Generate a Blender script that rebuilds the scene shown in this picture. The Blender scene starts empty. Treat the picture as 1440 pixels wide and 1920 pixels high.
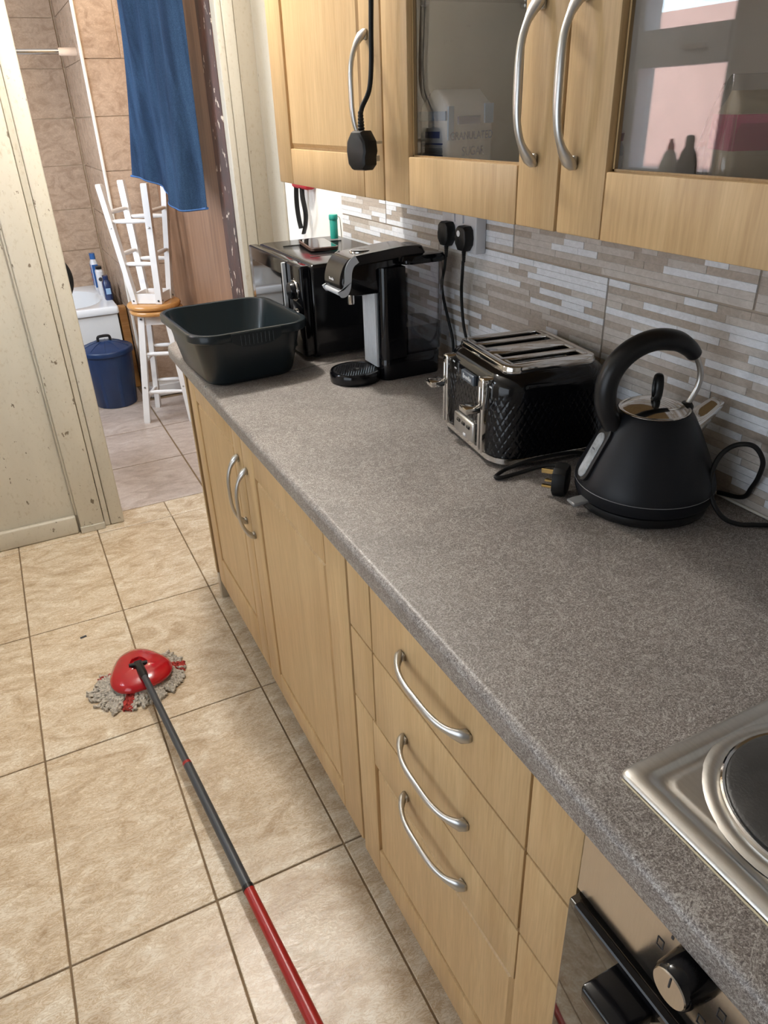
import bpy, bmesh, math, random
from math import sin, cos, pi, radians, sqrt
from mathutils import Vector, Matrix, noise
rnd = random.Random(7)
S = bpy.context.scene
COL = S.collection

# ------------------------------------------------------------------ camera
cam_d = bpy.data.cameras.new('camera')
cam = bpy.data.objects.new('camera', cam_d); COL.objects.link(cam)
cam.location = (-0.964, -0.1345, 1.4879)
cam.rotation_euler = (1.0696, 0.0319, -0.4657)
cam_d.sensor_fit = 'VERTICAL'; cam_d.sensor_height = 24.0
cam_d.lens = 1380.7 / 1920 * 24.0
cam_d.clip_start = 0.02
S.camera = cam

# ------------------------------------------------------------------ world, exposure
S.view_settings.view_transform = 'Standard'
S.view_settings.look = 'None'
S.view_settings.gamma = 1.0
S.view_settings.use_curve_mapping = False
S.view_settings.exposure = 0.12
S.cycles.use_denoising = True
S.cycles.max_bounces = 8
S.cycles.transparent_max_bounces = 16
S.cycles.sample_clamp_indirect = 4.0
S.cycles.caustics_reflective = False
S.cycles.caustics_refractive = False
W = bpy.data.worlds.new('sky'); S.world = W; W.use_nodes = True
bg = W.node_tree.nodes['Background']
bg.inputs[0].default_value = (0.74, 0.86, 1.0, 1); bg.inputs[1].default_value = 18.0

def light(name, kind, loc, energy, color, rot=(0, 0, 0), size=None, sizey=None, radius=None, portal=False):
    d = bpy.data.lights.new(name, kind); d.energy = energy; d.color = color
    if kind == 'AREA':
        d.shape = 'RECTANGLE'; d.size = size; d.size_y = sizey or size
        if portal: d.cycles.is_portal = True
    if radius is not None: d.shadow_soft_size = radius
    o = bpy.data.objects.new(name, d); COL.objects.link(o); o.location = loc; o.rotation_euler = rot
    return o
WIN_Y, WIN_Z = (1.886, 2.396), (1.20, 2.12)      # kitchen window opening in the left wall
light('ceiling_bulb', 'POINT', (-0.555, 1.88, 2.22), 60, (1.0, 0.955, 0.89), radius=0.05)
light('left_fill', 'AREA', (-1.90, 0.4, 1.1), 9.5, (0.78, 0.88, 1.0), rot=(0, -pi/2, 0), size=1.0, sizey=1.3)  # added cool fill light; the wall has no window at this spot
light('bathroom_daylight', 'AREA', (-1.55, 3.75, 1.5), 34, (0.78, 0.87, 1.0), rot=(0, -pi/2, 0), size=1.1, sizey=0.9)
light('bathroom_bulb', 'POINT', (-0.22, 3.75, 2.25), 11, (1.0, 0.76, 0.50), radius=0.06)
sun = light('sun', 'SUN', (-4, 0, 6), 42, (1.0, 0.93, 0.88), rot=(radians(-20), radians(-40), 0)); sun.data.angle = 0.01
sun.rotation_euler = Vector((1.0, -0.35, 1.3)).to_track_quat('Z', 'Y').to_euler()

# ------------------------------------------------------------------ materials
def new_mat(name):
    m = bpy.data.materials.new(name); m.use_nodes = True
    nt = m.node_tree; p = nt.nodes['Principled BSDF']
    return m, nt, p
def N(nt, t, **kw):
    n = nt.nodes.new(t)
    for k, v in kw.items(): setattr(n, k, v)
    return n
def plain(name, col, rough=0.5, metal=0.0, bump=0.0, bscale=200, var=0.04, vscale=12, coat=0.0, spec=0.5, trans=0.0):
    m, nt, p = new_mat(name)
    p.inputs['Roughness'].default_value = rough; p.inputs['Metallic'].default_value = metal
    p.inputs['Coat Weight'].default_value = coat; p.inputs['Specular IOR Level'].default_value = spec
    p.inputs['Transmission Weight'].default_value = trans
    tc = N(nt, 'ShaderNodeTexCoord'); nz = N(nt, 'ShaderNodeTexNoise'); nz.inputs['Scale'].default_value = vscale
    nz.inputs['Detail'].default_value = 4
    nt.links.new(tc.outputs['Object'], nz.inputs['Vector'])
    cr = N(nt, 'ShaderNodeValToRGB'); e = cr.color_ramp.elements
    e[0].position = 0.3; e[1].position = 0.7
    e[0].color = tuple(max(0, c*(1-var)) for c in col) + (1,); e[1].color = tuple(min(1, c*(1+var)) for c in col) + (1,)
    nt.links.new(nz.outputs['Fac'], cr.inputs[0]); nt.links.new(cr.outputs[0], p.inputs['Base Color'])
    if bump:
        b = N(nt, 'ShaderNodeBump'); b.inputs['Strength'].default_value = bump; b.inputs['Distance'].default_value = 0.001
        n2 = N(nt, 'ShaderNodeTexNoise'); n2.inputs['Scale'].default_value = bscale
        nt.links.new(tc.outputs['Object'], n2.inputs['Vector']); nt.links.new(n2.outputs['Fac'], b.inputs['Height'])
        nt.links.new(b.outputs[0], p.inputs['Normal'])
    return m
def ramp(nt, stops):
    cr = N(nt, 'ShaderNodeValToRGB'); e = cr.color_ramp.elements
    while len(e) < len(stops): e.new(0.5)
    for i, (pos, c) in enumerate(stops):
        e[i].position = pos; e[i].color = tuple(c) + (1,)
    return cr
def coords(nt, scale=(1, 1, 1), rot=(0, 0, 0), per_object=True):
    tc = N(nt, 'ShaderNodeTexCoord'); mp = N(nt, 'ShaderNodeMapping')
    mp.inputs['Scale'].default_value = scale; mp.inputs['Rotation'].default_value = rot
    src = tc.outputs['Object']
    if per_object:
        oi = N(nt, 'ShaderNodeObjectInfo'); mu = N(nt, 'ShaderNodeVectorMath', operation='MULTIPLY_ADD')
        cb = N(nt, 'ShaderNodeCombineXYZ')
        for i in range(3): nt.links.new(oi.outputs['Random'], cb.inputs[i])
        mu.inputs[1].default_value = (37.1, 51.7, 23.3); nt.links.new(cb.outputs[0], mu.inputs[0]); nt.links.new(src, mu.inputs[2])
        src = mu.outputs[0]
    nt.links.new(src, mp.inputs['Vector'])
    return mp.outputs[0]
def noise_n(nt, vec, scale, detail=6, rough=0.55, dist=0.0):
    n = N(nt, 'ShaderNodeTexNoise'); n.inputs['Scale'].default_value = scale; n.inputs['Detail'].default_value = detail
    n.inputs['Roughness'].default_value = rough; n.inputs['Distortion'].default_value = dist
    nt.links.new(vec, n.inputs['Vector']); return n.outputs['Fac']
def mix(nt, f, a, b, mode='MIX'):
    m = N(nt, 'ShaderNodeMix', data_type='RGBA', blend_type=mode)
    for s, v in ((m.inputs['Factor'], f), (m.inputs['A'], a), (m.inputs['B'], b)):
        if hasattr(v, 'is_linked'): nt.links.new(v, s)
        elif isinstance(v, (int, float)): s.default_value = v
        else: s.default_value = tuple(v) + (1,)
    return m.outputs['Result']
def bumpn(nt, p, h, st, dist=0.001):
    b = N(nt, 'ShaderNodeBump'); b.inputs['Strength'].default_value = st; b.inputs['Distance'].default_value = dist
    nt.links.new(h, b.inputs['Height']); nt.links.new(b.outputs[0], p.inputs['Normal'])

def wood(name, a, b, axis='z', rough=0.42, fine=1.0):
    m, nt, p = new_mat(name)
    st = {'z': (1, 1, 0.06), 'y': (1, 0.06, 1), 'x': (0.06, 1, 1)}[axis]
    v = coords(nt, st)
    f1 = noise_n(nt, v, 22*fine, 5, 0.6, 0.6); f2 = noise_n(nt, v, 260*fine, 3, 0.6)
    c = ramp(nt, [(0.32, a), (0.68, b)]); nt.links.new(f1, c.inputs[0])
    c2 = ramp(nt, [(0.3, (0.86, 0.84, 0.80)), (0.7, (1.05, 1.05, 1.05))]); nt.links.new(f2, c2.inputs[0])
    nt.links.new(mix(nt, 1.0, c.outputs[0], c2.outputs[0], 'MULTIPLY'), p.inputs['Base Color'])
    p.inputs['Roughness'].default_value = rough
    bumpn(nt, p, f2, 0.08)
    return m
beech = wood('beech', (0.50, 0.325, 0.155), (0.60, 0.415, 0.215))
beech_h = beech
beech_dark = wood('beech_edge', (0.40, 0.26, 0.12), (0.47, 0.32, 0.16))
veneer = wood('door_veneer', (0.19, 0.095, 0.05), (0.30, 0.165, 0.095), rough=0.45)
seat_wood = wood('varnished_pine', (0.48, 0.23, 0.07), (0.62, 0.33, 0.12), axis='x', rough=0.2)

def make_floor_mat(name, c1, c2, c3, vein, rough):
    m, nt, p = new_mat(name)
    v = coords(nt, (1, 1.9, 1), (0, 0, radians(34)))
    warp = noise_n(nt, v, 7, 7, 0.62, 1.6)
    base = ramp(nt, [(0.30, c1), (0.5, c2), (0.70, c3)]); nt.links.new(warp, base.inputs[0])
    v2 = coords(nt, (1, 2.6, 1), (0, 0, radians(40)))
    f2 = noise_n(nt, v2, 26, 8, 0.68, 2.2)
    vr = ramp(nt, [(0.44, (1, 1, 1)), (0.495, vein), (0.55, (1.03, 1.03, 1.03))]); nt.links.new(f2, vr.inputs[0])
    f3 = noise_n(nt, v, 160, 4, 0.7)
    gr = ramp(nt, [(0.3, (0.90, 0.89, 0.87)), (0.7, (1.06, 1.06, 1.06))]); nt.links.new(f3, gr.inputs[0])
    c = mix(nt, 1.0, base.outputs[0], vr.outputs[0], 'MULTIPLY'); c = mix(nt, 1.0, c, gr.outputs[0], 'MULTIPLY')
    nt.links.new(c, p.inputs['Base Color']); p.inputs['Roughness'].default_value = rough
    bumpn(nt, p, f2, 0.25, 0.002)
    return m
floor_tile_m = make_floor_mat('floor_tile', (0.50, 0.385, 0.265), (0.68, 0.57, 0.43), (0.82, 0.75, 0.63), (0.76, 0.66, 0.54), 0.24)
hall_tile_m = make_floor_mat('hall_tile', (0.38, 0.31, 0.26), (0.50, 0.42, 0.37), (0.60, 0.53, 0.48), (0.85, 0.82, 0.8), 0.28)
grout_m = plain('floor_grout', (0.20, 0.135, 0.075), 0.9, bump=0.3, var=0.25, vscale=20)

def make_worktop():
    m, nt, p = new_mat('worktop_laminate')
    v = coords(nt, per_object=False)
    f = noise_n(nt, v, 520, 3, 0.75, 0.7)
    sp = ramp(nt, [(0.36, (0.072, 0.060, 0.058)), (0.47, (0.160, 0.138, 0.128)), (0.56, (0.262, 0.236, 0.222)), (0.68, (0.52, 0.50, 0.48))]); nt.links.new(f, sp.inputs[0])
    lo = noise_n(nt, v, 9, 3, 0.6, 0.5)
    t = ramp(nt, [(0.3, (0.84, 0.83, 0.81)), (0.7, (1.14, 1.13, 1.10))]); nt.links.new(lo, t.inputs[0])
    c = mix(nt, 1.0, sp.outputs[0], t.outputs[0], 'MULTIPLY')
    f2 = noise_n(nt, v, 24, 5, 0.65, 2.4)           # hairline veins
    hr = ramp(nt, [(0.480, (0, 0, 0)), (0.50, (0.50, 0.50, 0.50)), (0.520, (0, 0, 0))]); nt.links.new(f2, hr.inputs[0])
    c = mix(nt, hr.outputs[0], c, (0.60, 0.57, 0.53))
    v2 = coords(nt, (1, 1.3, 1), (0, 0, 1), per_object=False)
    f3 = noise_n(nt, v2, 19, 5, 0.65, 2.8)
    h2 = ramp(nt, [(0.49, (0, 0, 0)), (0.50, (0.40, 0.40, 0.40)), (0.51, (0, 0, 0))]); nt.links.new(f3, h2.inputs[0])
    c = mix(nt, h2.outputs[0], c, (0.09, 0.07, 0.06))
    nt.links.new(c, p.inputs['Base Color']); p.inputs['Roughness'].default_value = 0.42
    bumpn(nt, p, f, 0.25, 0.0006)
    return m
worktop_m = make_worktop()

def make_strip(name, a, b):
    m, nt, p = new_mat(name)
    v = coords(nt, (1, 1, 1.6)); f = noise_n(nt, v, 70, 6, 0.7, 0.8)
    c = ramp(nt, [(0.3, a), (0.7, b)]); nt.links.new(f, c.inputs[0]); nt.links.new(c.outputs[0], p.inputs['Base Color'])
    p.inputs['Roughness'].default_value = 0.3; bumpn(nt, p, f, 0.2)
    return m
strip_light = make_strip('strip_pale', (0.70, 0.72, 0.75), (0.88, 0.90, 0.94))  # bluish cast of the shaded wall put into the pale colour
strip_mid = make_strip('strip_mid', (0.50, 0.455, 0.41), (0.66, 0.615, 0.57))
strip_tan = make_strip('strip_tan', (0.36, 0.305, 0.255), (0.52, 0.455, 0.39))
splash_grout = plain('splash_grout', (0.40, 0.33, 0.26), 0.8)
def make_bath_tile(name, a, b):
    m, nt, p = new_mat(name)
    v = coords(nt, (1, 1, 1.5), (0.3, 0.5, 0)); f = noise_n(nt, v, 9, 8, 0.65, 1.8)
    c = ramp(nt, [(0.3, a), (0.52, b), (0.72, tuple(x*1.12 for x in b))]); nt.links.new(f, c.inputs[0])
    f2 = noise_n(nt, v, 22, 6, 0.6, 2.6)
    vr = ramp(nt, [(0.47, (1, 1, 1)), (0.5, (1.25, 1.25, 1.25)), (0.53, (1, 1, 1))]); nt.links.new(f2, vr.inputs[0])
    nt.links.new(mix(nt, 1.0, c.outputs[0], vr.outputs[0], 'MULTIPLY'), p.inputs['Base Color'])
    p.inputs['Roughness'].default_value = 0.14
    return m
bath_tile_m = make_bath_tile('bathroom_tile', (0.33, 0.225, 0.155), (0.47, 0.345, 0.25))
bath_grout = plain('bathroom_grout', (0.62, 0.48, 0.33), 0.7)
white_trim = plain('white_corner_trim', (0.82, 0.79, 0.72), 0.3)

def make_cream(name, base, chips=0.5, rough=0.4):
    m, nt, p = new_mat(name)
    v = coords(nt, (1, 1, 0.35)); f = noise_n(nt, v, 6, 4, 0.6)
    c = ramp(nt, [(0.3, tuple(x*0.86 for x in base)), (0.7, base)]); nt.links.new(f, c.inputs[0])
    v2 = coords(nt, (1, 1, 0.55)); f2 = noise_n(nt, v2, 38, 5, 0.62)
    ch = ramp(nt, [(0.70 - 0.05*chips, (0, 0, 0)), (0.725 - 0.05*chips, (0.85, 0.85, 0.85))]); nt.links.new(f2, ch.inputs[0])
    col = mix(nt, ch.outputs[0], c.outputs[0], (0.10, 0.065, 0.035))
    f3 = noise_n(nt, v2, 90, 5, 0.7)
    gr = ramp(nt, [(0.55, (1, 1, 1)), (0.85, (0.66, 0.58, 0.45))]); nt.links.new(f3, gr.inputs[0])
    col = mix(nt, 1.0, col, gr.outputs[0], 'MULTIPLY')
    nt.links.new(col, p.inputs['Base Color']); p.inputs['Roughness'].default_value = rough
    bumpn(nt, p, f3, 0.12, 0.002)
    return m
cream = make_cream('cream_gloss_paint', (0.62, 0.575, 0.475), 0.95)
cream_clean_shaded = make_cream('clean_shaded_cream_paint', (0.33, 0.29, 0.225), 0.0)  # unchipped cream, darkened: the shade on the board is put into its colour
cream_shaded = make_cream('shaded_cream_paint', (0.42, 0.385, 0.315), 0.15)  # cream darkened so its colour carries the shade on the right casing
wall_white = plain('white_plaster', (0.80, 0.79, 0.75), 0.75, bump=0.15, bscale=60, var=0.03, vscale=5)
ceiling_m = plain('ceiling_white', (0.70, 0.70, 0.69), 0.85)
wall_plain = plain('kitchen_wall_paint', (0.42, 0.41, 0.39), 0.8, bump=0.1, bscale=60)
dark_wood = None
def make_chipped():
    m, nt, p = new_mat('chipped_mahogany_frame')
    v = coords(nt, (1, 1, 0.5), per_object=False); f = noise_n(nt, v, 14, 5, 0.6)
    c = ramp(nt, [(0.3, (0.022, 0.012, 0.010)), (0.7, (0.070, 0.022, 0.013))]); nt.links.new(f, c.inputs[0])
    f2 = noise_n(nt, coords(nt, (1, 1, 0.6), per_object=False), 30, 4, 0.55)
    ch = ramp(nt, [(0.625, (0, 0, 0)), (0.64, (0.8, 0.8, 0.8))]); nt.links.new(f2, ch.inputs[0])
    nt.links.new(mix(nt, ch.outputs[0], c.outputs[0], (0.62, 0.52, 0.42)), p.inputs['Base Color'])
    p.inputs['Roughness'].default_value = 0.5; bumpn(nt, p, f2, 0.5, 0.003)
    return m
chipped = make_chipped()
black_gloss = plain('black_gloss_plastic', (0.004, 0.004, 0.005), 0.10, spec=0.4, var=0.0)
black_enamel = plain('black_enamel', (0.010, 0.010, 0.011), 0.16, var=0.1)
black_matte = plain('black_matte_paint', (0.008, 0.009, 0.012), 0.42, spec=0.28, bump=0.05, bscale=900, var=0.05)
black_rubber = plain('black_rubber', (0.008, 0.008, 0.008), 0.45, spec=0.3, var=0.05)
black_plastic = plain('black_satin_plastic', (0.009, 0.009, 0.010), 0.33, spec=0.35, var=0.05)
dark_void = plain('slot_dark', (0.004, 0.004, 0.004), 0.8)
def brushed(name, col, rough, scale=(1, 1, 60), bs=0.06):
    m, nt, p = new_mat(name); p.inputs['Metallic'].default_value = 1.0
    v = coords(nt, scale, per_object=False); f = noise_n(nt, v, 40, 3, 0.6)
    c = ramp(nt, [(0.3, tuple(x*0.90 for x in col)), (0.7, col)]); nt.links.new(f, c.inputs[0]); nt.links.new(c.outputs[0], p.inputs['Base Color'])
    p.inputs['Roughness'].default_value = rough; bumpn(nt, p, f, bs)
    return m
nickel = brushed('brushed_nickel', (0.58, 0.57, 0.55), 0.32, (1, 1, 1), 0.02)
chrome = plain('chrome', (0.72, 0.70, 0.67), 0.08, metal=1.0, var=0.02)
brass = plain('brass', (0.78, 0.55, 0.22), 0.25, metal=1.0)
steel = brushed('stainless_steel', (0.66, 0.645, 0.61), 0.36, (6, 1, 1), 0.03)
steel_fascia = brushed('fascia_steel', (0.60, 0.55, 0.50), 0.20, (1, 30, 1), 0.02)
silver_plastic = plain('silver_plastic', (0.66, 0.69, 0.73), 0.34, metal=0.35)
teal_bowl = plain('dark_teal_plastic', (0.006, 0.011, 0.014), 0.33, spec=0.35, bump=0.03, bscale=300, var=0.15, vscale=6, coat=0.15)
red_plastic = plain('red_gloss_plastic', (0.42, 0.006, 0.012), 0.16, coat=0.4, var=0.04)
red_pole = plain('red_pole_paint', (0.32, 0.014, 0.012), 0.30, var=0.04)
grey_pole = plain('grey_pole_paint', (0.045, 0.05, 0.058), 0.35, var=0.04)
cotton = plain('grey_cotton_yarn', (0.52, 0.47, 0.40), 0.95, bump=1.0, bscale=500, var=0.25, vscale=160)
red_cotton = plain('red_cotton_yarn', (0.40, 0.045, 0.035), 0.95, bump=1.0, bscale=500, var=0.4, vscale=160)
bin_blue = plain('navy_bin_plastic', (0.009, 0.030, 0.095), 0.34, var=0.15)
white_gloss = plain('white_enamel', (0.80, 0.83, 0.86), 0.12, var=0.01)
white_panel_m = plain('white_bath_panel', (0.72, 0.73, 0.73), 0.35, var=0.02)
white_paint = plain('white_painted_wood', (0.78, 0.77, 0.76), 0.4, var=0.04)
teal_green = plain('teal_green_plastic', (0.02, 0.32, 0.26), 0.3)
socket_white = plain('socket_white_plastic', (0.66, 0.67, 0.70), 0.3, var=0.01)
cab_inside = plain('cabinet_interior', (0.40, 0.35, 0.30), 0.6, var=0.05)
paper_white = plain('paper_white', (0.74, 0.75, 0.76), 0.6, bump=0.3, bscale=40)
paper_blue = plain('paper_pale_blue', (0.28, 0.44, 0.66), 0.6)
ink_blue = plain('ink_navy', (0.09, 0.12, 0.30), 0.6)
ink_grey = plain('ink_grey', (0.25, 0.27, 0.30), 0.6)
kraft = plain('kraft_paper', (0.47, 0.37, 0.25), 0.75, bump=0.3, bscale=50)
pink_print = plain('dark_pink_print', (0.42, 0.055, 0.12), 0.6)
pink_render = plain('pink_rendered_wall', (0.68, 0.46, 0.43), 0.9, bump=0.3, bscale=80, var=0.12)
white_ink = plain('white_ink', (0.75, 0.76, 0.78), 0.5)
dark_ink = plain('dark_ink', (0.04, 0.04, 0.045), 0.5)
oven_glass = plain('black_oven_glass', (0.012, 0.011, 0.010), 0.04, coat=0.6, spec=0.8)
hot_iron = plain('cast_iron_plate', (0.03, 0.029, 0.028), 0.42, bump=0.4, bscale=300, var=0.5, vscale=25)
brown_plastic = plain('brown_grey_metallic', (0.020, 0.017, 0.016), 0.20, metal=0.3)
def make_towel():
    m, nt, p = new_mat('blue_terry_cloth')
    v = coords(nt, per_object=False); f = noise_n(nt, v, 480, 3, 0.7); f2 = noise_n(nt, coords(nt, (1, 1, 0.15), per_object=False), 14, 5, 0.6, 0.5)
    c = ramp(nt, [(0.3, (0.010, 0.024, 0.055)), (0.7, (0.036, 0.074, 0.145))]); nt.links.new(f, c.inputs[0])
    c2 = ramp(nt, [(0.35, (0.52, 0.55, 0.60)), (0.65, (1.35, 1.35, 1.3))]); nt.links.new(f2, c2.inputs[0])
    nt.links.new(mix(nt, 1.0, c.outputs[0], c2.outputs[0], 'MULTIPLY'), p.inputs['Base Color'])
    p.inputs['Roughness'].default_value = 0.95; p.inputs['Specular IOR Level'].default_value = 0.15
    bumpn(nt, p, f, 0.9, 0.003)
    return m
towel_m = make_towel()
towel_hem = plain('blue_towel_hem', (0.04, 0.11, 0.28), 0.9)
def make_glass(name, tint, refl=1.0, haze=0.0, ior=1.5):
    m = bpy.data.materials.new(name); m.use_nodes = True; nt = m.node_tree; nt.nodes.clear()
    out = N(nt, 'ShaderNodeOutputMaterial'); tr = N(nt, 'ShaderNodeBsdfTransparent'); gl = N(nt, 'ShaderNodeBsdfGlossy')
    tr.inputs[0].default_value = tuple(tint) + (1,); gl.inputs['Roughness'].default_value = 0.0 + haze
    lw = N(nt, 'ShaderNodeLayerWeight'); lw.inputs[0].default_value = 0.5
    pw = N(nt, 'ShaderNodeMath', operation='POWER'); pw.inputs[1].default_value = 4.0; nt.links.new(lw.outputs['Facing'], pw.inputs[0])
    f0 = ((ior-1)/(ior+1))**2
    ad = N(nt, 'ShaderNodeMath', operation='MULTIPLY_ADD'); ad.inputs[1].default_value = 1-f0; ad.inputs[2].default_value = f0; nt.links.new(pw.outputs[0], ad.inputs[0])
    mx = N(nt, 'ShaderNodeMixShader'); mu = N(nt, 'ShaderNodeMath', operation='MULTIPLY'); mu.inputs[1].default_value = refl; mu.use_clamp = True
    nt.links.new(ad.outputs[0], mu.inputs[0]); nt.links.new(mu.outputs[0], mx.inputs[0])
    nt.links.new(tr.outputs[0], mx.inputs[1]); nt.links.new(gl.outputs[0], mx.inputs[2]); nt.links.new(mx.outputs[0], out.inputs[0])
    return m
cab_glass = make_glass('cabinet_glass', (0.95, 0.95, 0.95), 1.15, 0.004)
win_glass = make_glass('window_glass', (0.95, 0.97, 0.96), 1.0)
tank_glass = make_glass('smoky_tank_plastic', (0.76, 0.76, 0.79), 1.3, 0.05)
clear_film = make_glass('clear_film', (0.9, 0.9, 0.9), 2.0, 0.08)
water_m = make_glass('tank_water', (0.55, 0.57, 0.60), 1.0, 0.0, 1.33)
def emis(name, col, st):
    m, nt, p = new_mat(name); p.inputs['Emission Color'].default_value = tuple(col) + (1,); p.inputs['Emission Strength'].default_value = st
    return m
bulb_m = emis('lit_bulb_glass', (1.0, 0.9, 0.75), 12)

# ------------------------------------------------------------------ geometry helpers
def bm_new(): return bmesh.new()
def box(bm, x0, x1, y0, y1, z0, z1, mi=0):
    vs = [bm.verts.new((x, y, z)) for z in (z0, z1) for y in (y0, y1) for x in (x0, x1)]
    fs = [(0, 2, 3, 1), (4, 5, 7, 6), (0, 1, 5, 4), (2, 6, 7, 3), (0, 4, 6, 2), (1, 3, 7, 5)]
    out = []
    for f in fs:
        q = bm.faces.new([vs[i] for i in f]); q.material_index = mi; out.append(q)
    return vs
def bbox(x0, x1, y0, y1, z0, z1, b=0.002, seg=2):
    bm = bm_new(); box(bm, x0, x1, y0, y1, z0, z1)
    if b: bmesh.ops.bevel(bm, geom=bm.edges[:], offset=b, segments=seg, affect='EDGES', profile=0.5)
    return bm
def add_bbox(bm, x0, x1, y0, y1, z0, z1, b=0.002, seg=2):
    t = bbox(x0, x1, y0, y1, z0, z1, b, seg); me = bpy.data.meshes.new('t'); t.to_mesh(me); t.free(); bm.from_mesh(me); bpy.data.meshes.remove(me)
def merge(bm, other, M=None):
    me = bpy.data.meshes.new('t'); other.to_mesh(me); other.free()
    if M is not None: me.transform(M)
    bm.from_mesh(me); bpy.data.meshes.remove(me)
def lathe(bm, prof, seg=48, cx=0, cy=0, mi=0, caps=True):
    rings = []
    for r, z in prof:
        if r < 1e-6: rings.append([bm.verts.new((cx, cy, z))])
        else: rings.append([bm.verts.new((cx + r*cos(2*pi*i/seg), cy + r*sin(2*pi*i/seg), z)) for i in range(seg)])
    for a, b in zip(rings, rings[1:]):
        for i in range(seg):
            j = (i+1) % seg
            if len(a) == 1 and len(b) == 1: continue
            if len(a) == 1: f = bm.faces.new((a[0], b[j], b[i]))
            elif len(b) == 1: f = bm.faces.new((a[i], a[j], b[0]))
            else: f = bm.faces.new((a[i], a[j], b[j], b[i]))
            f.material_index = mi
    if caps:
        for r in (rings[0], rings[-1]):
            if len(r) > 2:
                try: bm.faces.new(r if r is rings[-1] else r[::-1])
                except ValueError: pass
def frames(pts):
    n = len(pts); T = []
    for i in range(n):
        t = (pts[min(i+1, n-1)] - pts[max(i-1, 0)]); T.append(t.normalized())
    up = Vector((0, 0, 1)) if abs(T[0].z) < 0.9 else Vector((1, 0, 0))
    nrm = (up - T[0]*up.dot(T[0])).normalized(); out = []
    for i in range(n):
        nrm = (nrm - T[i]*nrm.dot(T[i])).normalized(); out.append((T[i], nrm, T[i].cross(nrm)))
    return out
def tube(bm, pts, r, seg=12, closed_ends=True, ell=None):
    pts = [Vector(p) for p in pts]; fr = frames(pts); rings = []
    for i, (p, (t, n, b)) in enumerate(zip(pts, fr)):
        ri = r[i] if isinstance(r, list) else r
        ra, rb = ri if isinstance(ri, tuple) else (ri, ri)
        rings.append([bm.verts.new(p + n*ra*cos(2*pi*k/seg) + b*rb*sin(2*pi*k/seg)) for k in range(seg)])
    for a, c in zip(rings, rings[1:]):
        for k in range(seg):
            bm.faces.new((a[k], a[(k+1) % seg], c[(k+1) % seg], c[k]))
    if closed_ends:
        bm.faces.new(rings[0][::-1]); bm.faces.new(rings[-1])
def smooth_path(pts, n=8):
    pts = [Vector(p) for p in pts]; P = [pts[0]*2-pts[1]] + pts + [pts[-1]*2-pts[-2]]; out = []
    for i in range(1, len(P)-2):
        for k in range(n):
            t = k/n; a, b, c, d = P[i-1], P[i], P[i+1], P[i+2]
            out.append(0.5*((2*b) + (c-a)*t + (2*a-5*b+4*c-d)*t*t + (3*b-a-3*c+d)*t**3))
    out.append(pts[-1]); return out
def rrect(hx, hy, r, n=6):
    out = []
    for cx, cy, a0 in ((hx-r, hy-r, 0), (-(hx-r), hy-r, pi/2), (-(hx-r), -(hy-r), pi), (hx-r, -(hy-r), 1.5*pi)):
        for k in range(n+1):
            a = a0 + k/n*pi/2; out.append((cx + r*cos(a), cy + r*sin(a)))
    return out
def loft(bm, sections, cap0=True, cap1=True, mi=0):
    """sections: list of lists of 3-D points, same count"""
    rings = [[bm.verts.new(p) for p in s] for s in sections]; n = len(rings[0])
    for a, b in zip(rings, rings[1:]):
        for k in range(n):
            f = bm.faces.new((a[k], a[(k+1) % n], b[(k+1) % n], b[k])); f.material_index = mi
    if cap0: bm.faces.new(rings[0][::-1])
    if cap1: bm.faces.new(rings[-1])
    return rings
def rr_loft(bm, secs, n=6, cx=0, cy=0, cap0=True, cap1=True):
    return loft(bm, [[(cx+x, cy+y, z) for x, y in rrect(hx, hy, r, n)] for z, hx, hy, r in secs], cap0, cap1)
def extrude_poly(bm, pts2, lo, hi, axis='y'):
    f = {'y': lambda a, b, t: (a, t, b), 'x': lambda a, b, t: (t, a, b), 'z': lambda a, b, t: (a, b, t)}[axis]
    loft(bm, [[f(a, b, lo) for a, b in pts2], [f(a, b, hi) for a, b in pts2]])
def arc(cx, cy, r, a0, a1, n=6):
    return [(cx + r*cos(radians(a0 + (a1-a0)*k/n)), cy + r*sin(radians(a0 + (a1-a0)*k/n))) for k in range(n+1)]

def obj(name, bm, mat, parent=None, smooth=False, loc=None, rot=None):
    bmesh.ops.recalc_face_normals(bm, faces=bm.faces[:])
    me = bpy.data.meshes.new(name); bm.to_mesh(me); bm.free()
    for m in (mat if isinstance(mat, (list, tuple)) else [mat]): me.materials.append(m)
    if smooth:
        me.polygons.foreach_set('use_smooth', [True]*len(me.polygons))
        try: me.set_sharp_from_angle(angle=radians(smooth if smooth > 1 else 38))
        except Exception: pass
    o = bpy.data.objects.new(name, me); COL.objects.link(o)
    if parent is not None: o.parent = parent
    if loc is not None: o.location = loc
    if rot is not None: o.rotation_euler = rot
    return o
def inst(name, src, parent, loc=None, rot=None):
    o = src.copy(); o.name = name; COL.objects.link(o); o.parent = parent
    if loc is not None: o.location = loc
    if rot is not None: o.rotation_euler = rot
    return o
def tag(o, label, cat, group=None):
    o['label'] = label; o['category'] = cat
    if group: o['group'] = group
    return o
def thing(name, label, cat, loc=(0, 0, 0), rotz=0.0, group=None, rot=None):
    o = bpy.data.objects.new(name, None); COL.objects.link(o); o.location = loc; o.rotation_euler = rot or (0, 0, rotz)
    o.empty_display_size = 0.05
    return tag(o, label, cat, group)
def struct(o): o['kind'] = 'structure'; return o
def copy_tree(o, parent=None):
    c = o.copy(); COL.objects.link(c)
    if parent is not None: c.parent = parent
    for ch in list(o.children): copy_tree(ch, c)
    return c
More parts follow.
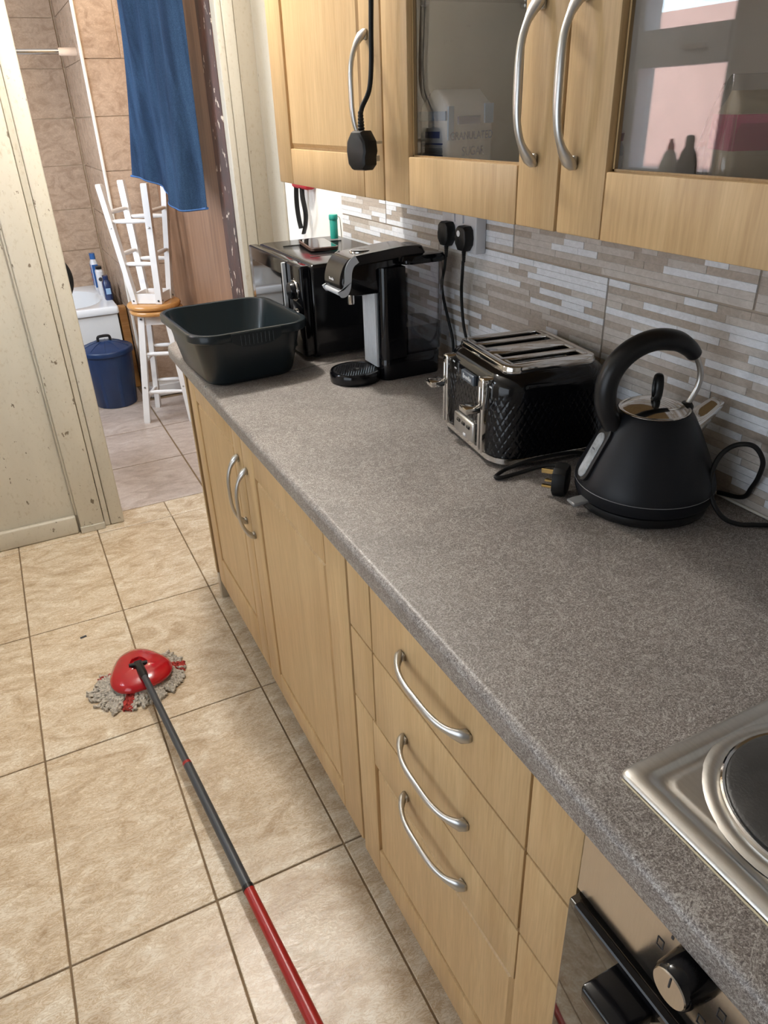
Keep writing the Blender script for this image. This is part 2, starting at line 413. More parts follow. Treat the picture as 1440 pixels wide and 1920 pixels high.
def text_obj(name, body, size, mat, parent, loc, rot, depth=0.0002, align='CENTER', sx=1.0, shear=0.0):
    cu = bpy.data.curves.new('t', 'FONT'); cu.body = body; cu.size = size; cu.align_x = align; cu.align_y = 'CENTER'; cu.extrude = depth; cu.shear = shear
    to = bpy.data.objects.new('t', cu); COL.objects.link(to)
    dg = bpy.context.evaluated_depsgraph_get(); dg.update()
    me = bpy.data.meshes.new_from_object(to.evaluated_get(dg)); bpy.data.objects.remove(to); bpy.data.curves.remove(cu)
    if sx != 1.0: me.transform(Matrix.Diagonal((sx, 1, 1, 1)))
    me.materials.clear(); me.materials.append(mat); me.name = name
    o = bpy.data.objects.new(name, me); COL.objects.link(o); o.parent = parent; o.location = loc; o.rotation_euler = rot
    return o

# ================================================================== SETTING
Y_END, Y_END2 = 2.795, 2.93
bm = bm_new(); box(bm, -1.95, 0.15, -1.3, 5.4, -0.06, -0.0035)
floor = struct(obj('floor', bm, grout_m))
_tc = {}
def tile_mesh(w, h, m):
    k = (round(w, 4), round(h, 4), m.name)
    if k not in _tc:
        o = obj('tile', bbox(-w/2, w/2, -h/2, h/2, -0.012, 0, 0.0012, 1), m, floor); _tc[k] = o; return o, True
    return _tc[k], False
def floor_tile(x0, x1, y0, y1, m, g=0.0022):
    src, first = tile_mesh(x1-x0-2*g, y1-y0-2*g, m)
    o = src if first else inst('tile', src, floor)
    o.location = ((x0+x1)/2, (y0+y1)/2, rnd.uniform(-0.0004, 0.0))
xs = [-1.95, -1.7835, -1.4835, -1.1835, -0.8835, -0.5835, -0.2835, 0.0]
ys = [-1.3, -0.867, -0.266, 0.335, 0.9353, 1.536, 2.137, 2.738, 2.795]
for i in range(len(xs)-1):
    for j in range(len(ys)-1):
        if ys[j] == 2.738 and xs[i] < -0.84: 
            floor_tile(xs[i], xs[i+1], ys[j], ys[j+1], floor_tile_m); continue
        if ys[j] == 2.738: continue
        floor_tile(xs[i], xs[i+1], ys[j], ys[j+1], floor_tile_m)
floor_tile(-0.8835, -0.5855, 2.738, 2.889, floor_tile_m)
floor_tile(-0.5855, -0.118, 2.738, 2.889, floor_tile_m)
hx = [-1.6, -1.35, -0.89, -0.395, 0.06]; hy = [2.889, 3.352, 3.806, 4.26, 4.72, 5.25]
for i in range(4):
    for j in range(5):
        if j >= 3 and i == 3: continue
        floor_tile(hx[i], hx[i+1], hy[j], hy[j+1], hall_tile_m, 0.0042)
# small dark chip of dirt lying in a tile
bm = bm_new(); add_bbox(bm, -0.010, 0.010, -0.004, 0.004, 0, 0.003, 0.001, 1)
obj('dirt_fleck', bm, dark_ink, floor, loc=(-1.025, 2.045, 0.0), rot=(0, 0, 0.2))

# kitchen walls
bm = bm_new(); box(bm, 0.012, 0.15, -1.3, Y_END2, 0, 2.45); wall_right = struct(obj('wall_right', bm, wall_white))
bm = bm_new()
box(bm, -1.95, -0.777, Y_END+0.004, Y_END2, 0, 2.45); box(bm, -0.118, 0.012, Y_END+0.004, Y_END2, 0, 2.45); box(bm, -0.777, -0.118, Y_END+0.004, Y_END2, 2.03, 2.45)
wall_end = struct(obj('wall_end', bm, cream))
bm = bm_new(); box(bm, -1.95, 0.15, -1.4, -1.3, 0, 2.45); struct(obj('wall_rear', bm, wall_plain))
bm = bm_new()
wy0, wy1 = WIN_Y; wz0, wz1 = WIN_Z
box(bm, -2.12, -1.95, -1.4, wy0, 0, 2.45); box(bm, -2.12, -1.95, wy1, 5.4, 0, 2.45); box(bm, -2.12, -1.95, wy0, wy1, 0, wz0); box(bm, -2.12, -1.95, wy0, wy1, wz1, 2.45)
struct(obj('wall_left', bm, wall_plain))
bm = bm_new(); box(bm, -2.12, 0.15, -1.4, 5.4, 2.45, 2.55); struct(obj('ceiling', bm, ceiling_m))

# door casing and linings on the end wall (left of the opening)
def vboard(name, x0, x1, y0, y1, z0, z1, m, parent=wall_end, b=0.004, seg=3):
    return obj(name, bbox(x0, x1, y0, y1, z0, z1, b, seg), m, parent, smooth=True)
trim1 = struct(obj('trim_1', bbox(-0.942, -0.850, Y_END-0.022, Y_END+0.004, 0.0, 2.10, 0.006, 3), cream, smooth=True))
vboard('bead', -0.9500, -0.9400, Y_END-0.012, Y_END+0.004, 0.08, 2.10, cream, trim1, 0.004)
vboard('plinth_block', -0.944, -0.848, Y_END-0.027, Y_END+0.004, 0.0, 0.028, cream, trim1, 0.002, 1)
trim2 = struct(obj('trim_2', bbox(-0.848, -0.826, Y_END-0.006, Y_END2, 0.0, 2.07, 0.002, 1), cream, smooth=True))
trim3 = struct(obj('trim_3', bbox(-0.825, -0.770, Y_END-0.010, Y_END2+0.01, 0.0, 2.05, 0.008, 3), cream, smooth=True))
bb = struct(obj('baseboard_left', bbox(-1.95, -0.951, Y_END-0.018, Y_END+0.004, 0.0, 0.080, 0.008, 3), cream, smooth=True))
# right casing
trim4 = struct(obj('trim_4', bbox(-0.128, -0.104, Y_END-0.020, Y_END2, 0.0, 2.07, 0.005, 3), cream_shaded, smooth=True))
trim5 = struct(obj('trim_5', bbox(-0.103, -0.060, Y_END-0.012, Y_END+0.004, 0.0, 2.10, 0.004, 3), cream_shaded, smooth=True))
trim6 = struct(obj('trim_6', bbox(-0.059, 0.0115, Y_END-0.003, Y_END+0.004, 0.0, 2.45, 0.002, 1), cream_clean_shaded, smooth=True))
trim11 = struct(obj('trim_11', bbox(0.004, 0.0125, 2.62, 2.790, 0.0, 2.45, 0.003, 1), cream_shaded, smooth=True))
# chipped mahogany rebate of the frame beyond
trim7 = struct(obj('trim_7', bbox(-0.131, -0.116, Y_END+0.03, 3.005, 0.0, 2.03, 0.002, 1), chipped, smooth=True))

# splashback tiles with relief strips
def splash_tile(y0, y1, z0, z1, seed):
    g = 0.0018; y0 += g; y1 -= g; z0 += g; z1 -= g
    t = obj('splash_tile', bbox(-(0.0), 0.0118, y0, y1, z0, z1, 0.001, 1), strip_mid, wall_right)
    r = random.Random(seed); bm = bm_new(); rows = max(1, round((z1-z0)/0.0124)); hh = (z1-z0)/rows
    for k in range(rows):
        y = y0; base_light = (k % 2 == r.randint(0, 1)) 
        while y < y1 - 0.004:
            L = r.choice([0.04, 0.06, 0.09, 0.12, 0.16, 0.22]) * r.uniform(0.85, 1.15); e = min(y+L, y1)
            if y1-e < 0.02: e = y1
            u = r.random(); mi = (0 if u < 0.62 else (1 if u < 0.8 else 2)) if base_light else (0 if u < 0.25 else (1 if u < 0.62 else 2))
            p = {0: 0.0013, 1: 0.0008, 2: 0.0005}[mi] + r.uniform(0, 0.0003)
            a, b = z0 + k*hh + 0.0003, z0 + (k+1)*hh - 0.0003
            vs = box(bm, -p, 0.0004, y + 0.0003, e - 0.0003, a, b, mi)
            y = e
    s = obj('relief_strips', bm, [strip_light, strip_mid, strip_tan], t); s['kind'] = 'stuff'
TY = 2.09
row1 = [TY, 1.503, 0.903, 0.303, -0.297, -0.9]; row2 = [TY, 1.787, 1.196, 0.597, 0.0, -0.6]
sd = 10
for a, b in zip(row1, row1[1:]): splash_tile(b, a, 0.913, 1.210, sd); sd += 1
for a, b in zip(row2, row2[1:]): splash_tile(b, a, 1.210, 1.360, sd); sd += 1
bm = bm_new(); box(bm, 0.002, 0.0118, -0.9, TY, 0.905, 1.365); obj('grout_bed', bm, splash_grout, wall_right)
bm = bm_new(); add_bbox(bm, -0.004, 0.002, -0.6, TY, 0.9101, 0.9145, 0.0015, 2); obj('sealant', bm, white_trim, wall_right)

# ------------------------------------------------------------------ room beyond the doorway
bm = bm_new(); box(bm, -0.075, 0.15, Y_END2, 4.4, 0, 2.45); struct(obj('wall_hall_right', bm, wall_plain))
bm = bm_new(); box(bm, -0.358, 0.15, 4.408, 5.40, 0, 2.45); wbA = struct(obj('wall_bathroom_right', bm, bath_grout))
bm = bm_new(); box(bm, -1.95, -0.358, 5.258, 5.40, 0, 2.45); wbB = struct(obj('wall_bathroom_rear', bm, bath_grout))
bm = bm_new(); box(bm, -1.95, -1.60, Y_END2, 5.40, 0, 2.45); struct(obj('wall_hall_left', bm, wall_plain))
def btile(par, axis, a0, a1, z0, z1, pos):
    g = 0.0018
    if axis == 'y': o = obj('wall_tile', bbox(a0+g, a1-g, pos, pos+0.009, z0+g, z1-g, 0.001, 1), bath_tile_m, par)
    else: o = obj('wall_tile', bbox(pos, pos+0.009, a0+g, a1-g, z0+g, z1-g, 0.001, 1), bath_tile_m, par)
zr = [0.0, 0.245, 0.495, 0.745, 0.990, 1.240, 1.498, 1.755, 2.005, 2.25, 2.45]
for z0, z1 in zip(zr, zr[1:]):
    k = zr.index(z0)
    cut = [-0.360, -0.176, 0.06] if k >= 7 else ([-0.360, 0.06] if k % 2 == 0 else [-0.360, -0.01, 0.06])
    for a, b in zip(cut, cut[1:]): btile(wbA, 'y', a, b, z0, z1, 4.400)
    for a, b in zip([4.412, 4.93, 5.25], [4.93, 5.25]): btile(wbA, 'x', a, b, z0, z1, -0.3665)
    off = 0.17 if k % 2 else 0.0
    cut = [-0.372, -0.62-off*0.4, -0.95-off, -1.28-off, -1.6]
    for b, a in zip(cut, cut[1:]): btile(wbB, 'y', a, b, z0, z1, 5.250)
trim8 = struct(obj('trim_8', bbox(-0.374, -0.358, 4.392, 4.408, 0.0, 2.45, 0.004, 2), white_trim, smooth=True))
trim9 = struct(obj('trim_9', bbox(-0.418, -0.372, 4.56, 4.62, 0.0, 0.50, 0.003, 1), seat_wood, smooth=True))
# threshold strip of darker grout line before the raised far floor
trim10 = struct(obj('trim_10', bbox(-0.36, -0.08, 4.30, 4.398, 0.0, 0.07, 0.004, 1), white_panel_m, smooth=True))

# ================================================================== WORKTOP
def wt_profile(z1=0.910, z0=0.872, xf=-0.600, xb=-0.0045):
    return [(xb, z0), (xb, z1)] + [(xf+0.011+0.011*cos(radians(a)), z1-0.011+0.011*sin(radians(a))) for a in range(90, 181, 15)] + \
           [(xf+0.005+0.005*cos(radians(a)), z0+0.005+0.005*sin(radians(a))) for a in range(180, 271, 30)]
bm = bm_new(); extrude_poly(bm, wt_profile(), -0.75, 1.6055, 'y')
wt = obj('worktop', bm, worktop_m, smooth=True); tag(wt, 'long grey-brown speckled laminate worktop carrying kettle, toaster and hob', 'worktop')
# end piece with a rounded free corner
bm = bm_new()
def wt_end():
    r = 0.05; out = [(-0.0045, 1.6085), (-0.600, 1.6085)]
    out += [(-0.600+r+r*cos(radians(a)), 2.068-r+r*sin(radians(a))) for a in range(180, 89, -15)] + [(-0.0045, 2.068)]
    return out
P = wt_end()
def inset(P, d): return [(x+(d if x < -0.3 else 0), y-(d if y > 2.0 else 0)) for x, y in P]
secs = [(0.872, 0.004), (0.876, 0.0), (0.899, 0.0), (0.904, 0.0015), (0.908, 0.005), (0.910, 0.011)]
loft(bm, [[(x, y, z) for x, y in inset(P, d)] for z, d in secs])
wt2 = obj('worktop', bm, worktop_m, smooth=True); tag(wt2, 'short far end piece of speckled worktop under the washing-up bowl', 'worktop')
js = obj('joining_strip', bbox(-0.599, -0.006, 1.6056, 1.6084, 0.873, 0.9108, 0.0004, 1), nickel, smooth=True)
tag(js, 'thin metal strip across the worktop seam by the bowl', 'strip')

# ================================================================== CABINETS
def bow_handle(L, horizontal=False, h=0.030, name='handle'):
    """local: along z (or y), standing off in -x, feet at +-L/2 on x=0"""
    n = 30; pts = []; rad = []
    for i in range(n+1):
        t = -1 + 2*i/n; a = abs(t)
        st = h*(1 - a**3.2)**0.9 if a < 1 else 0.0
        pts.append((-0.0025 - st, 0, t*L/2))
        wdt = 0.0048 + 0.0032*(1-a)**0.8*0.6 + 0.0085*max(0, (a-0.70)/0.30)**1.3
        thk = 0.0042 + 0.0032*max(0, (a-0.72)/0.28)
        if a > 0.985: wdt *= 0.6; thk *= 0.7
        rad.append((thk, wdt))
    bm = bm_new()
    # explicit frame keeps width across
    rings = []; seg = 14
    for i, p in enumerate(pts):
        p = Vector(p); t = (Vector(pts[min(i+1, n)]) - Vector(pts[max(i-1, 0)])).normalized(); b = Vector((0, 1, 0)); nn = t.cross(b).normalized()
        ra, rb = rad[i]
        rings.append([bm.verts.new(p + nn*ra*cos(2*pi*k/seg) + b*rb*sin(2*pi*k/seg)) for k in range(seg)])
    for a, c in zip(rings, rings[1:]):
        for k in range(seg): bm.faces.new((a[k], a[(k+1) % seg], c[(k+1) % seg], c[k]))
    bm.faces.new(rings[0][::-1]); bm.faces.new(rings[-1])
    for s in (-1, 1):
        add_bbox(bm, -0.006, 0.0005, -0.0062, 0.0062, s*L/2*0.95-0.008, s*L/2*0.95+0.008, 0.002, 2)
    if horizontal: bmesh.ops.rotate(bm, verts=bm.verts[:], cent=(0, 0, 0), matrix=Matrix.Rotation(radians(90), 3, 'X'))
    return bm
H_V = obj('handle', bow_handle(0.178), nickel, smooth=60); H_H = obj('handle', bow_handle(0.186, True, 0.027), nickel, smooth=60)
_hu = {'v': False, 'h': False}
def put_handle(kind, parent, loc):
    src = H_V if kind == 'v' else H_H
    if not _hu[kind]: _hu[kind] = True; src.parent = parent; src.location = loc; return src
    return inst('handle', src, parent, loc)

G = 0.0017
def panel_door(par, y0, y1, z0, z1, handle_y, handle_z, sl, rt, rb, x=0.0, glass=None, name='door'):
    """door leaf with front face at x, 20 mm thick. sl=(stile width near y0, near y1), rt/rb rails"""
    t = 0.020; bm = bm_new()
    a, b = y0+sl[0], y1-sl[1]; c, d = z0+rb, z1-rt
    if glass is None: box(bm, x+0.008, x+t, y0+0.001, y1-0.001, z0+0.001, z1-0.001)
    add_bbox(bm, x, x+t, y0, a-G, z0, z1, 0.0028, 2); add_bbox(bm, x, x+t, b+G, y1, z0, z1, 0.0028, 2)
    add_bbox(bm, x, x+t, a+G*0, b, z0, c, 0.0018, 2); add_bbox(bm, x, x+t, a, b+G*0, d, z1, 0.0018, 2)
    dr = obj(name, bm, beech, par, smooth=True)
    if glass is None:
        bm = bm_new(); g = 0.0035; q = 0.008
        lo = [(x+0.0085, a+g, c+g), (x+0.0085, b-g, c+g), (x+0.0085, b-g, d-g), (x+0.0085, a+g, d-g)]
        k = g+q
        hi = [(x+0.0015, a+k, c+k), (x+0.0015, b-k, c+k), (x+0.0015, b-k, d-k), (x+0.0015, a+k, d-k)]
        loft(bm, [lo, hi]); obj('door_panel', bm, beech, dr)
    else:
        bm = bm_new(); box(bm, x+0.010, x+0.014, a-0.006, b+0.006, c-0.006, d+0.006); obj('glass_pane', bm, cab_glass, dr)
        bm = bm_new()  # thin gasket bead
        for (p0, p1, q0, q1) in ((a, b, c, c+0.0025), (a, b, d-0.0025, d), (a, a+0.0025, c, d), (b-0.0025, b, c, d)):
            box(bm, x+0.0095, x+0.0145, p0, p1, q0, q1)
        obj('pane_gasket', bm, beech_dark, dr)
    if handle_y is not None: put_handle('v', dr, (x, handle_y, handle_z))
    return dr
XB = -0.583
# --- double door base cabinet
t = thing('base_cabinet', 'beech double-door base cabinet with two bow handles below the bowl', 'cabinet')
bm = bm_new()
for a, b in ((0.812, 0.830), (1.872, 1.890)): box(bm, XB+0.022, -0.02, a, b, 0.15, 0.870)
box(bm, XB+0.022, -0.02, 0.83, 1.872, 0.15, 0.168); box(bm, -0.03, -0.02, 0.83, 1.872, 0.168, 0.87)
box(bm, XB+0.022, XB+0.08, 0.83, 1.872, 0.852, 0.870)
obj('carcass', bm, beech_dark, t)
panel_door(t, 1.400, 1.892, 0.168, 0.868, 1.4315, 0.700, (0.070, 0.073), 0.066, 0.118, XB)
panel_door(t, 0.815, 1.396, 0.152, 0.868, 1.3700, 0.690, (0.093, 0.086), 0.086, 0.068, XB)
for y in (0.87, 1.35, 1.85):
    bm = bm_new(); lathe(bm, [(0.014, 0.02), (0.014, 0.15)], 16, -0.50, y); lathe(bm, [(0.028, 0.0), (0.026, 0.012), (0.016, 0.022)], 16, -0.50, y); obj('leg', bm, black_plastic, t, smooth=True)
# --- end support panel
e = obj('end_panel', bbox(-0.562, -0.03, 2.040, 2.058, 0.105, 0.8718, 0.001, 1), beech_dark, smooth=True)
tag(e, 'plain beech end panel propping up the far end of the worktop', 'panel')
bm = bm_new(); add_bbox(bm, -0.560, -0.505, 2.036, 2.062, 0.0, 0.104, 0.002, 1); obj('foot_block', bm, steel, e)
# --- drawer unit
t = thing('drawer_unit', 'three-drawer beech unit with horizontal bow handles between doors and oven', 'drawer unit')
bm = bm_new()
for a, b in ((0.216, 0.234), (0.790, 0.808)): box(bm, XB+0.022, -0.02, max(a, 0.2205), b, 0.12, 0.870)
box(bm, XB+0.022, -0.02, 0.234, 0.79, 0.12, 0.138); box(bm, -0.03, -0.02, 0.234, 0.79, 0.138, 0.87)
obj('carcass', bm, beech_dark, t)
def drawer(z0, z1, hz_, panel=False):
    y0, y1 = 0.2225, 0.807; g0, g1 = 0.309, 0.722; x = XB
    if panel:
        d = panel_door(t, y0, y1, z0, z1, None, None, (g0-y0, y1-g1-0.012), z1-0.452, 0.215-z0, x, name='drawer_front')
    else:
        bm = bm_new(); box(bm, x+0.008, x+0.020, y0+0.001, y1-0.001, z0+0.001, z1-0.001)
        for a, b in ((y0, g0-G), (g0+G, g1-G), (g1+G, y1)): add_bbox(bm, x, x+0.02, a, b, z0, z1, 0.0022, 2)
        d = obj('drawer_front', bm, beech, t, smooth=True)
    put_handle('h', d, (x, 0.5225, hz_))
drawer(0.7185, 0.868, 0.792); drawer(0.5625, 0.7150, 0.6265); drawer(0.137, 0.5590, 0.496, True)
bm = bm_new(); box(bm, -0.50, -0.485, 0.23, 0.80, 0.0, 0.118); obj('plinth', bm, beech_dark, t)

# --- oven
t = thing('built_in_oven', 'built-in oven with steel control fascia and black glass door', 'oven')
bm = bm_new(); box(bm, -0.560, -0.03, -0.385, 0.212, 0.10, 0.868); obj('housing', bm, black_plastic, t)
fa = obj('control_fascia', bbox(-0.588, -0.5605, -0.38, 0.2185, 0.772, 0.8685, 0.0015, 1), steel_fascia, t, smooth=True)
dr = obj('oven_door', bbox(-0.598, -0.5612, -0.38, 0.2175, 0.17, 0.764, 0.003, 2), oven_glass, t, smooth=True)
obj('top_rail', bbox(-0.5995, -0.590, -0.38, 0.208, 0.7555, 0.7655, 0.0015, 1), black_gloss, dr)
hb = obj('door_handle', bbox(-0.642, -0.616, -0.30, 0.146, 0.735, 0.756, 0.004, 3), black_gloss, dr, smooth=True)
bm = bm_new()
bm.free()
for y in (-0.275, 0.121): obj('handle_bracket', bbox(-0.640, -0.597, y-0.025, y+0.025, 0.7365, 0.7570, 0.003, 2), black_gloss, dr, smooth=True)
for ky in (0.076, -0.075, -0.226):
    k = bm_new(); lathe(k, [(0.0, 0.0305), (0.0175, 0.030), (0.0190, 0.028), (0.0200, 0.024), (0.0215, 0.002), (0.0215, 0.0)], 40)
    kn = obj('knob', k, black_gloss, fa, smooth=True, loc=(-0.588, ky, 0.845), rot=(0, -pi/2, 0))
    k = bm_new(); lathe(k, [(0.0, 0.0315), (0.0165, 0.0312), (0.0172, 0.0300)], 40, caps=False); obj('knob_face', k, steel_fascia, kn, smooth=True)
    k = bm_new(); add_bbox(k, 0.003, 0.015, -0.0008, 0.0008, 0.0312, 0.0322, 0.0003, 1); obj('pointer', k, dark_ink, kn)
def icon(y, z, w=0.0075, h=0.012, th=0.0007):
    bm = bm_new(); x0, x1 = -0.5886, -0.5879
    box(bm, x0, x1, y-w/2, y+w/2, z-h/2, z-h/2+th); box(bm, x0, x1, y-w/2, y+w/2, z+h/2-th, z+h/2)
    box(bm, x0, x1, y-w/2, y-w/2+th, z-h/2, z+h/2); box(bm, x0, x1, y+w/2-th, y+w/2, z-h/2, z+h/2); obj('dial_symbol', bm, dark_ink, fa)
icon(0.113, 0.830); icon(0.046, 0.829); icon(0.060, 0.796)
for a in (15, 38, 142):
    bm = bm_new(); yy = 0.076 + 0.028*cos(radians(a)); zz = 0.845 + 0.028*sin(radians(a)); box(bm, -0.5886, -0.5879, yy-0.0012, yy+0.0012, zz-0.0018, zz+0.0018); obj('dial_symbol', bm, dark_ink, fa)

# --- hob
t = thing('electric_hob', 'stainless steel hob with black solid hotplates set in the worktop', 'hob', (-0.29, -0.062, 0.9102))
hxh, hyh = 0.258, 0.288
bm = bm_new()
secs = [(0.0, hxh, hyh, 0.010), (0.0030, hxh-0.0005, hyh-0.0005, 0.010), (0.0055, hxh-0.004, hyh-0.004, 0.010), (0.0058, hxh-0.016, hyh-0.016, 0.010),
        (0.0052, hxh-0.019, hyh-0.019, 0.011), (0.0022, hxh-0.022, hyh-0.022, 0.012), (0.0020, hxh-0.030, hyh-0.030, 0.012), (0.0035, hxh-0.033, hyh-0.033, 0.012), (0.0038, hxh-0.036, hyh-0.036, 0.012)]
rr_loft(bm, secs, 6); obj('hob_plate', bm, steel, t, smooth=50)
for i, (bx, by, r) in enumerate(((-0.121, 0.164, 0.090), (0.125, 0.160, 0.072), (-0.118, -0.150, 0.072), (0.125, -0.150, 0.090))):
    bm = bm_new(); lathe(bm, [(r+0.018, 0.0036), (r+0.014, 0.0052), (r+0.009, 0.0062), (r+0.004, 0.0050), (r+0.002, 0.0038)], 64, bx, by, caps=False); ps = obj('pressed_ring', bm, steel, t, smooth=True)
    bm = bm_new(); lathe(bm, [(r+0.0025, 0.0036), (r+0.0022, 0.0080), (r+0.0005, 0.0092), (r-0.002, 0.0086), (r-0.004, 0.006)], 64, bx, by, caps=False); obj('rim_ring', bm, chrome, ps, smooth=True)
    bm = bm_new(); lathe(bm, [(r-0.002, 0.004), (r-0.003, 0.0105), (r-0.006, 0.0120), (r*0.48, 0.0120), (r*0.44, 0.0095), (0.0, 0.0095)], 64, bx, by, caps=False); obj('hotplate', bm, hot_iron, t, smooth=30)
bm = bm_new(); 
tube(bm, [(-0.2595, -0.28, 0.0008)] + [(-0.2592 - 0.0007*abs(noise.noise(Vector((0, y*40, 0)))), y, 0.0009) for y in [-0.27+0.01*k for k in range(56)]], 0.0011, 6)
obj('old_sealant', bm, plain('amber_sealant', (0.60, 0.52, 0.36), 0.6), t)

# ------------------------------------------------------------------ wall cabinets
ZU = 1.341; XU = -0.320
t = thing('wall_cabinet', 'solid-door beech wall cabinet at left with a black plug hung over it', 'cabinet')
bm = bm_new(); box(bm, XU+0.0215, -0.001, 1.156, 1.172, ZU+0.004, 2.06); box(bm, XU+0.0215, -0.001, 1.699, 1.715, ZU+0.004, 2.06)
box(bm, XU+0.0215, -0.001, 1.172, 1.699, ZU+0.004, ZU+0.020); box(bm, XU+0.0215, -0.001, 1.172, 1.699, 2.044, 2.06); box(bm, -0.008, -0.001, 1.172, 1.699, ZU+0.02, 2.044)
obj('carcass', bm, beech_dark, t)
panel_door(t, 1.157, 1.715, ZU, 2.055, 1.208, 1.515, (0.082, 0.091), 0.08, 0.074, XU)
t = thing('wall_cabinet', 'glazed double-door beech wall cabinet at right with sugar bag inside', 'cabinet')
bm = bm_new(); box(bm, XU+0.0215, -0.001, 1.138, 1.154, ZU+0.004, 2.06); box(bm, XU+0.0215, -0.001, 0.190, 0.206, ZU+0.004, 2.06)
box(bm, XU+0.0215, -0.001, 0.206, 1.138, ZU+0.004, ZU+0.020); box(bm, XU+0.0215, -0.001, 0.206, 1.138, 2.044, 2.06)
obj('carcass', bm, beech_dark, t)
bm = bm_new(); box(bm, -0.008, -0.001, 0.206, 1.138, ZU+0.0205, 2.0435); box(bm, XU+0.03, -0.008, 1.1355, 1.138, ZU+0.0205, 2.0435); box(bm, XU+0.03, -0.008, 0.206, 0.2085, ZU+0.0205, 2.0435); box(bm, XU+0.03, -0.008, 0.2085, 1.1355, ZU+0.0202, ZU+0.0215)
obj('interior_lining', bm, cab_inside, t)
bm = bm_new(); add_bbox(bm, -0.285, -0.009, 0.21, 1.134, 1.640, 1.646, 0.001, 1); shf = obj('shelf', bm, cab_glass, t)
obj('shelf_edge', bbox(-0.2865, -0.2852, 0.21, 1.134, 1.640, 1.646, 0, 1), plain('glass_edge_grey', (0.14, 0.17, 0.18), 0.2), shf)
for y in (1.128, 0.216):
    for x in (-0.25, -0.05): obj('shelf_pin', bbox(x-0.006, x+0.006, y-0.006, y+0.006, 1.632, 1.640, 0.002, 1), nickel, t)
panel_door(t, 0.671, 1.152, ZU, 2.055, 0.7185, 1.508, (0.085, 0.091), 0.08, 0.075, XU, glass=True)
panel_door(t, 0.190, 0.666, ZU, 2.055, 0.6400, 1.508, (0.085, 0.083), 0.08, 0.075, XU, glass=True)


# ================================================================== THINGS ON THE WORKTOP
ZT = 0.910
# --- washing-up bowl
t = thing('washing_up_bowl', 'dark teal plastic washing-up bowl at the far edge of the worktop', 'bowl', (-0.483, 1.712, ZT+0.0004), radians(3))
bm = bm_new(); n = 8
BS = 0.955
secs = [(0.000, 0.108, 0.133, 0.045), (0.003, 0.114, 0.139, 0.048), (0.012, 0.119, 0.144, 0.050), (0.105, 0.139, 0.164, 0.058), (0.112, 0.141, 0.166, 0.058),
        (0.113, 0.154, 0.179, 0.066), (0.116, 0.157, 0.182, 0.068), (0.130, 0.158, 0.183, 0.068), (0.134, 0.156, 0.181, 0.067), (0.135, 0.151, 0.176, 0.064),
        (0.1335, 0.1455, 0.1705, 0.062), (0.128, 0.1435, 0.1685, 0.061), (0.015, 0.116, 0.141, 0.048), (0.006, 0.109, 0.134, 0.046)]
secs = [(z, a*BS, b*BS, c*BS) for z, a, b, c in secs]
rr_loft(bm, secs, n); obj('tub', bm, teal_bowl, t, smooth=40)
for sg in (-1, 1):     # grip lips in the rim
    bm = bm_new(); pts = []
    for k in range(17):
        u = -1 + k/8; pts.append((u*0.062, 0.1135 - 0.016*(1-abs(u)**3)))
    pts += [(0.062, 0.1325), (-0.062, 0.1325)]
    extrude_poly(bm, pts, sg*0.1752-0.0015, sg*0.1752+0.0015, 'y')
    gl = obj('grip_lip', bm, teal_bowl, t)
    for k in range(9):
        obj('grip_rib', bbox(-0.0408+k*0.010, -0.0392+k*0.010, sg*0.1775-0.0014, sg*0.1775+0.0008, 0.103, 0.127, 0.0006, 1), teal_bowl, gl)

# --- microwave
MX0, MX1, MY0, MY1, MH = -0.313, -0.022, 1.655, 2.075, 0.242
t = thing('microwave_oven', 'black microwave oven behind the washing-up bowl with a phone on top', 'microwave', (0, 0, ZT+0.0004))
bm = bm_new(); secs = [(0.010, (MX1-MX0-0.03)/2-0.002, (MY1-MY0)/2-0.002, 0.006), (0.013, (MX1-MX0-0.03)/2, (MY1-MY0)/2, 0.008), (MH-0.010, (MX1-MX0-0.03)/2, (MY1-MY0)/2, 0.008), (MH-0.003, (MX1-MX0-0.03)/2-0.004, (MY1-MY0)/2-0.004, 0.008), (MH, (MX1-MX0-0.03)/2-0.010, (MY1-MY0)/2-0.010, 0.008)]
rr_loft(bm, secs, 5, (MX0+0.03+MX1)/2, (MY0+MY1)/2); body = obj('casing', bm, black_enamel, t, smooth=40)
for y in (1.76, 1.97):
    obj('pressed_rib', bbox(-0.24, -0.06, y-0.004, y+0.004, MH-0.0005, MH+0.0012, 0.001, 2), black_enamel, body, smooth=True)
PY = 1.752
cp = obj('control_panel', bbox(MX0, MX0+0.0295, MY0, PY-0.001, 0.010, MH-0.001, 0.007, 4), black_gloss, t, smooth=True)
for z, r in ((0.176, 0.0265), (0.108, 0.022)):
    bm = bm_new(); lathe(bm, [(r, 0.0), (r, 0.002), (r*0.96, 0.0035), (r*0.86, 0.0035), (r*0.84, 0.002)], 40, caps=False); kr = obj('chrome_ring', bm, chrome, cp, smooth=True, loc=(MX0, 1.700, z), rot=(0, -pi/2, 0))
    bm = bm_new(); lathe(bm, [(r*0.84, 0.001), (r*0.80, 0.014), (r*0.72, 0.0165), (0.0, 0.0165)], 40, caps=False); obj('knob', bm, black_gloss, kr, smooth=40)
for k in range(7):
    a = radians(-120+40*k); obj('dial_tick', bbox(MX0-0.0006, MX0+0.0004, 1.700+0.030*sin(a)-0.001, 1.700+0.030*sin(a)+0.001, 0.175+0.030*cos(a)-0.001, 0.175+0.030*cos(a)+0.001, 0, 1), white_ink, cp)
dr = obj('microwave_door', bbox(MX0+0.001, MX0+0.0295, PY+0.001, MY1, 0.010, MH-0.001, 0.006, 3), black_gloss, t, smooth=True)
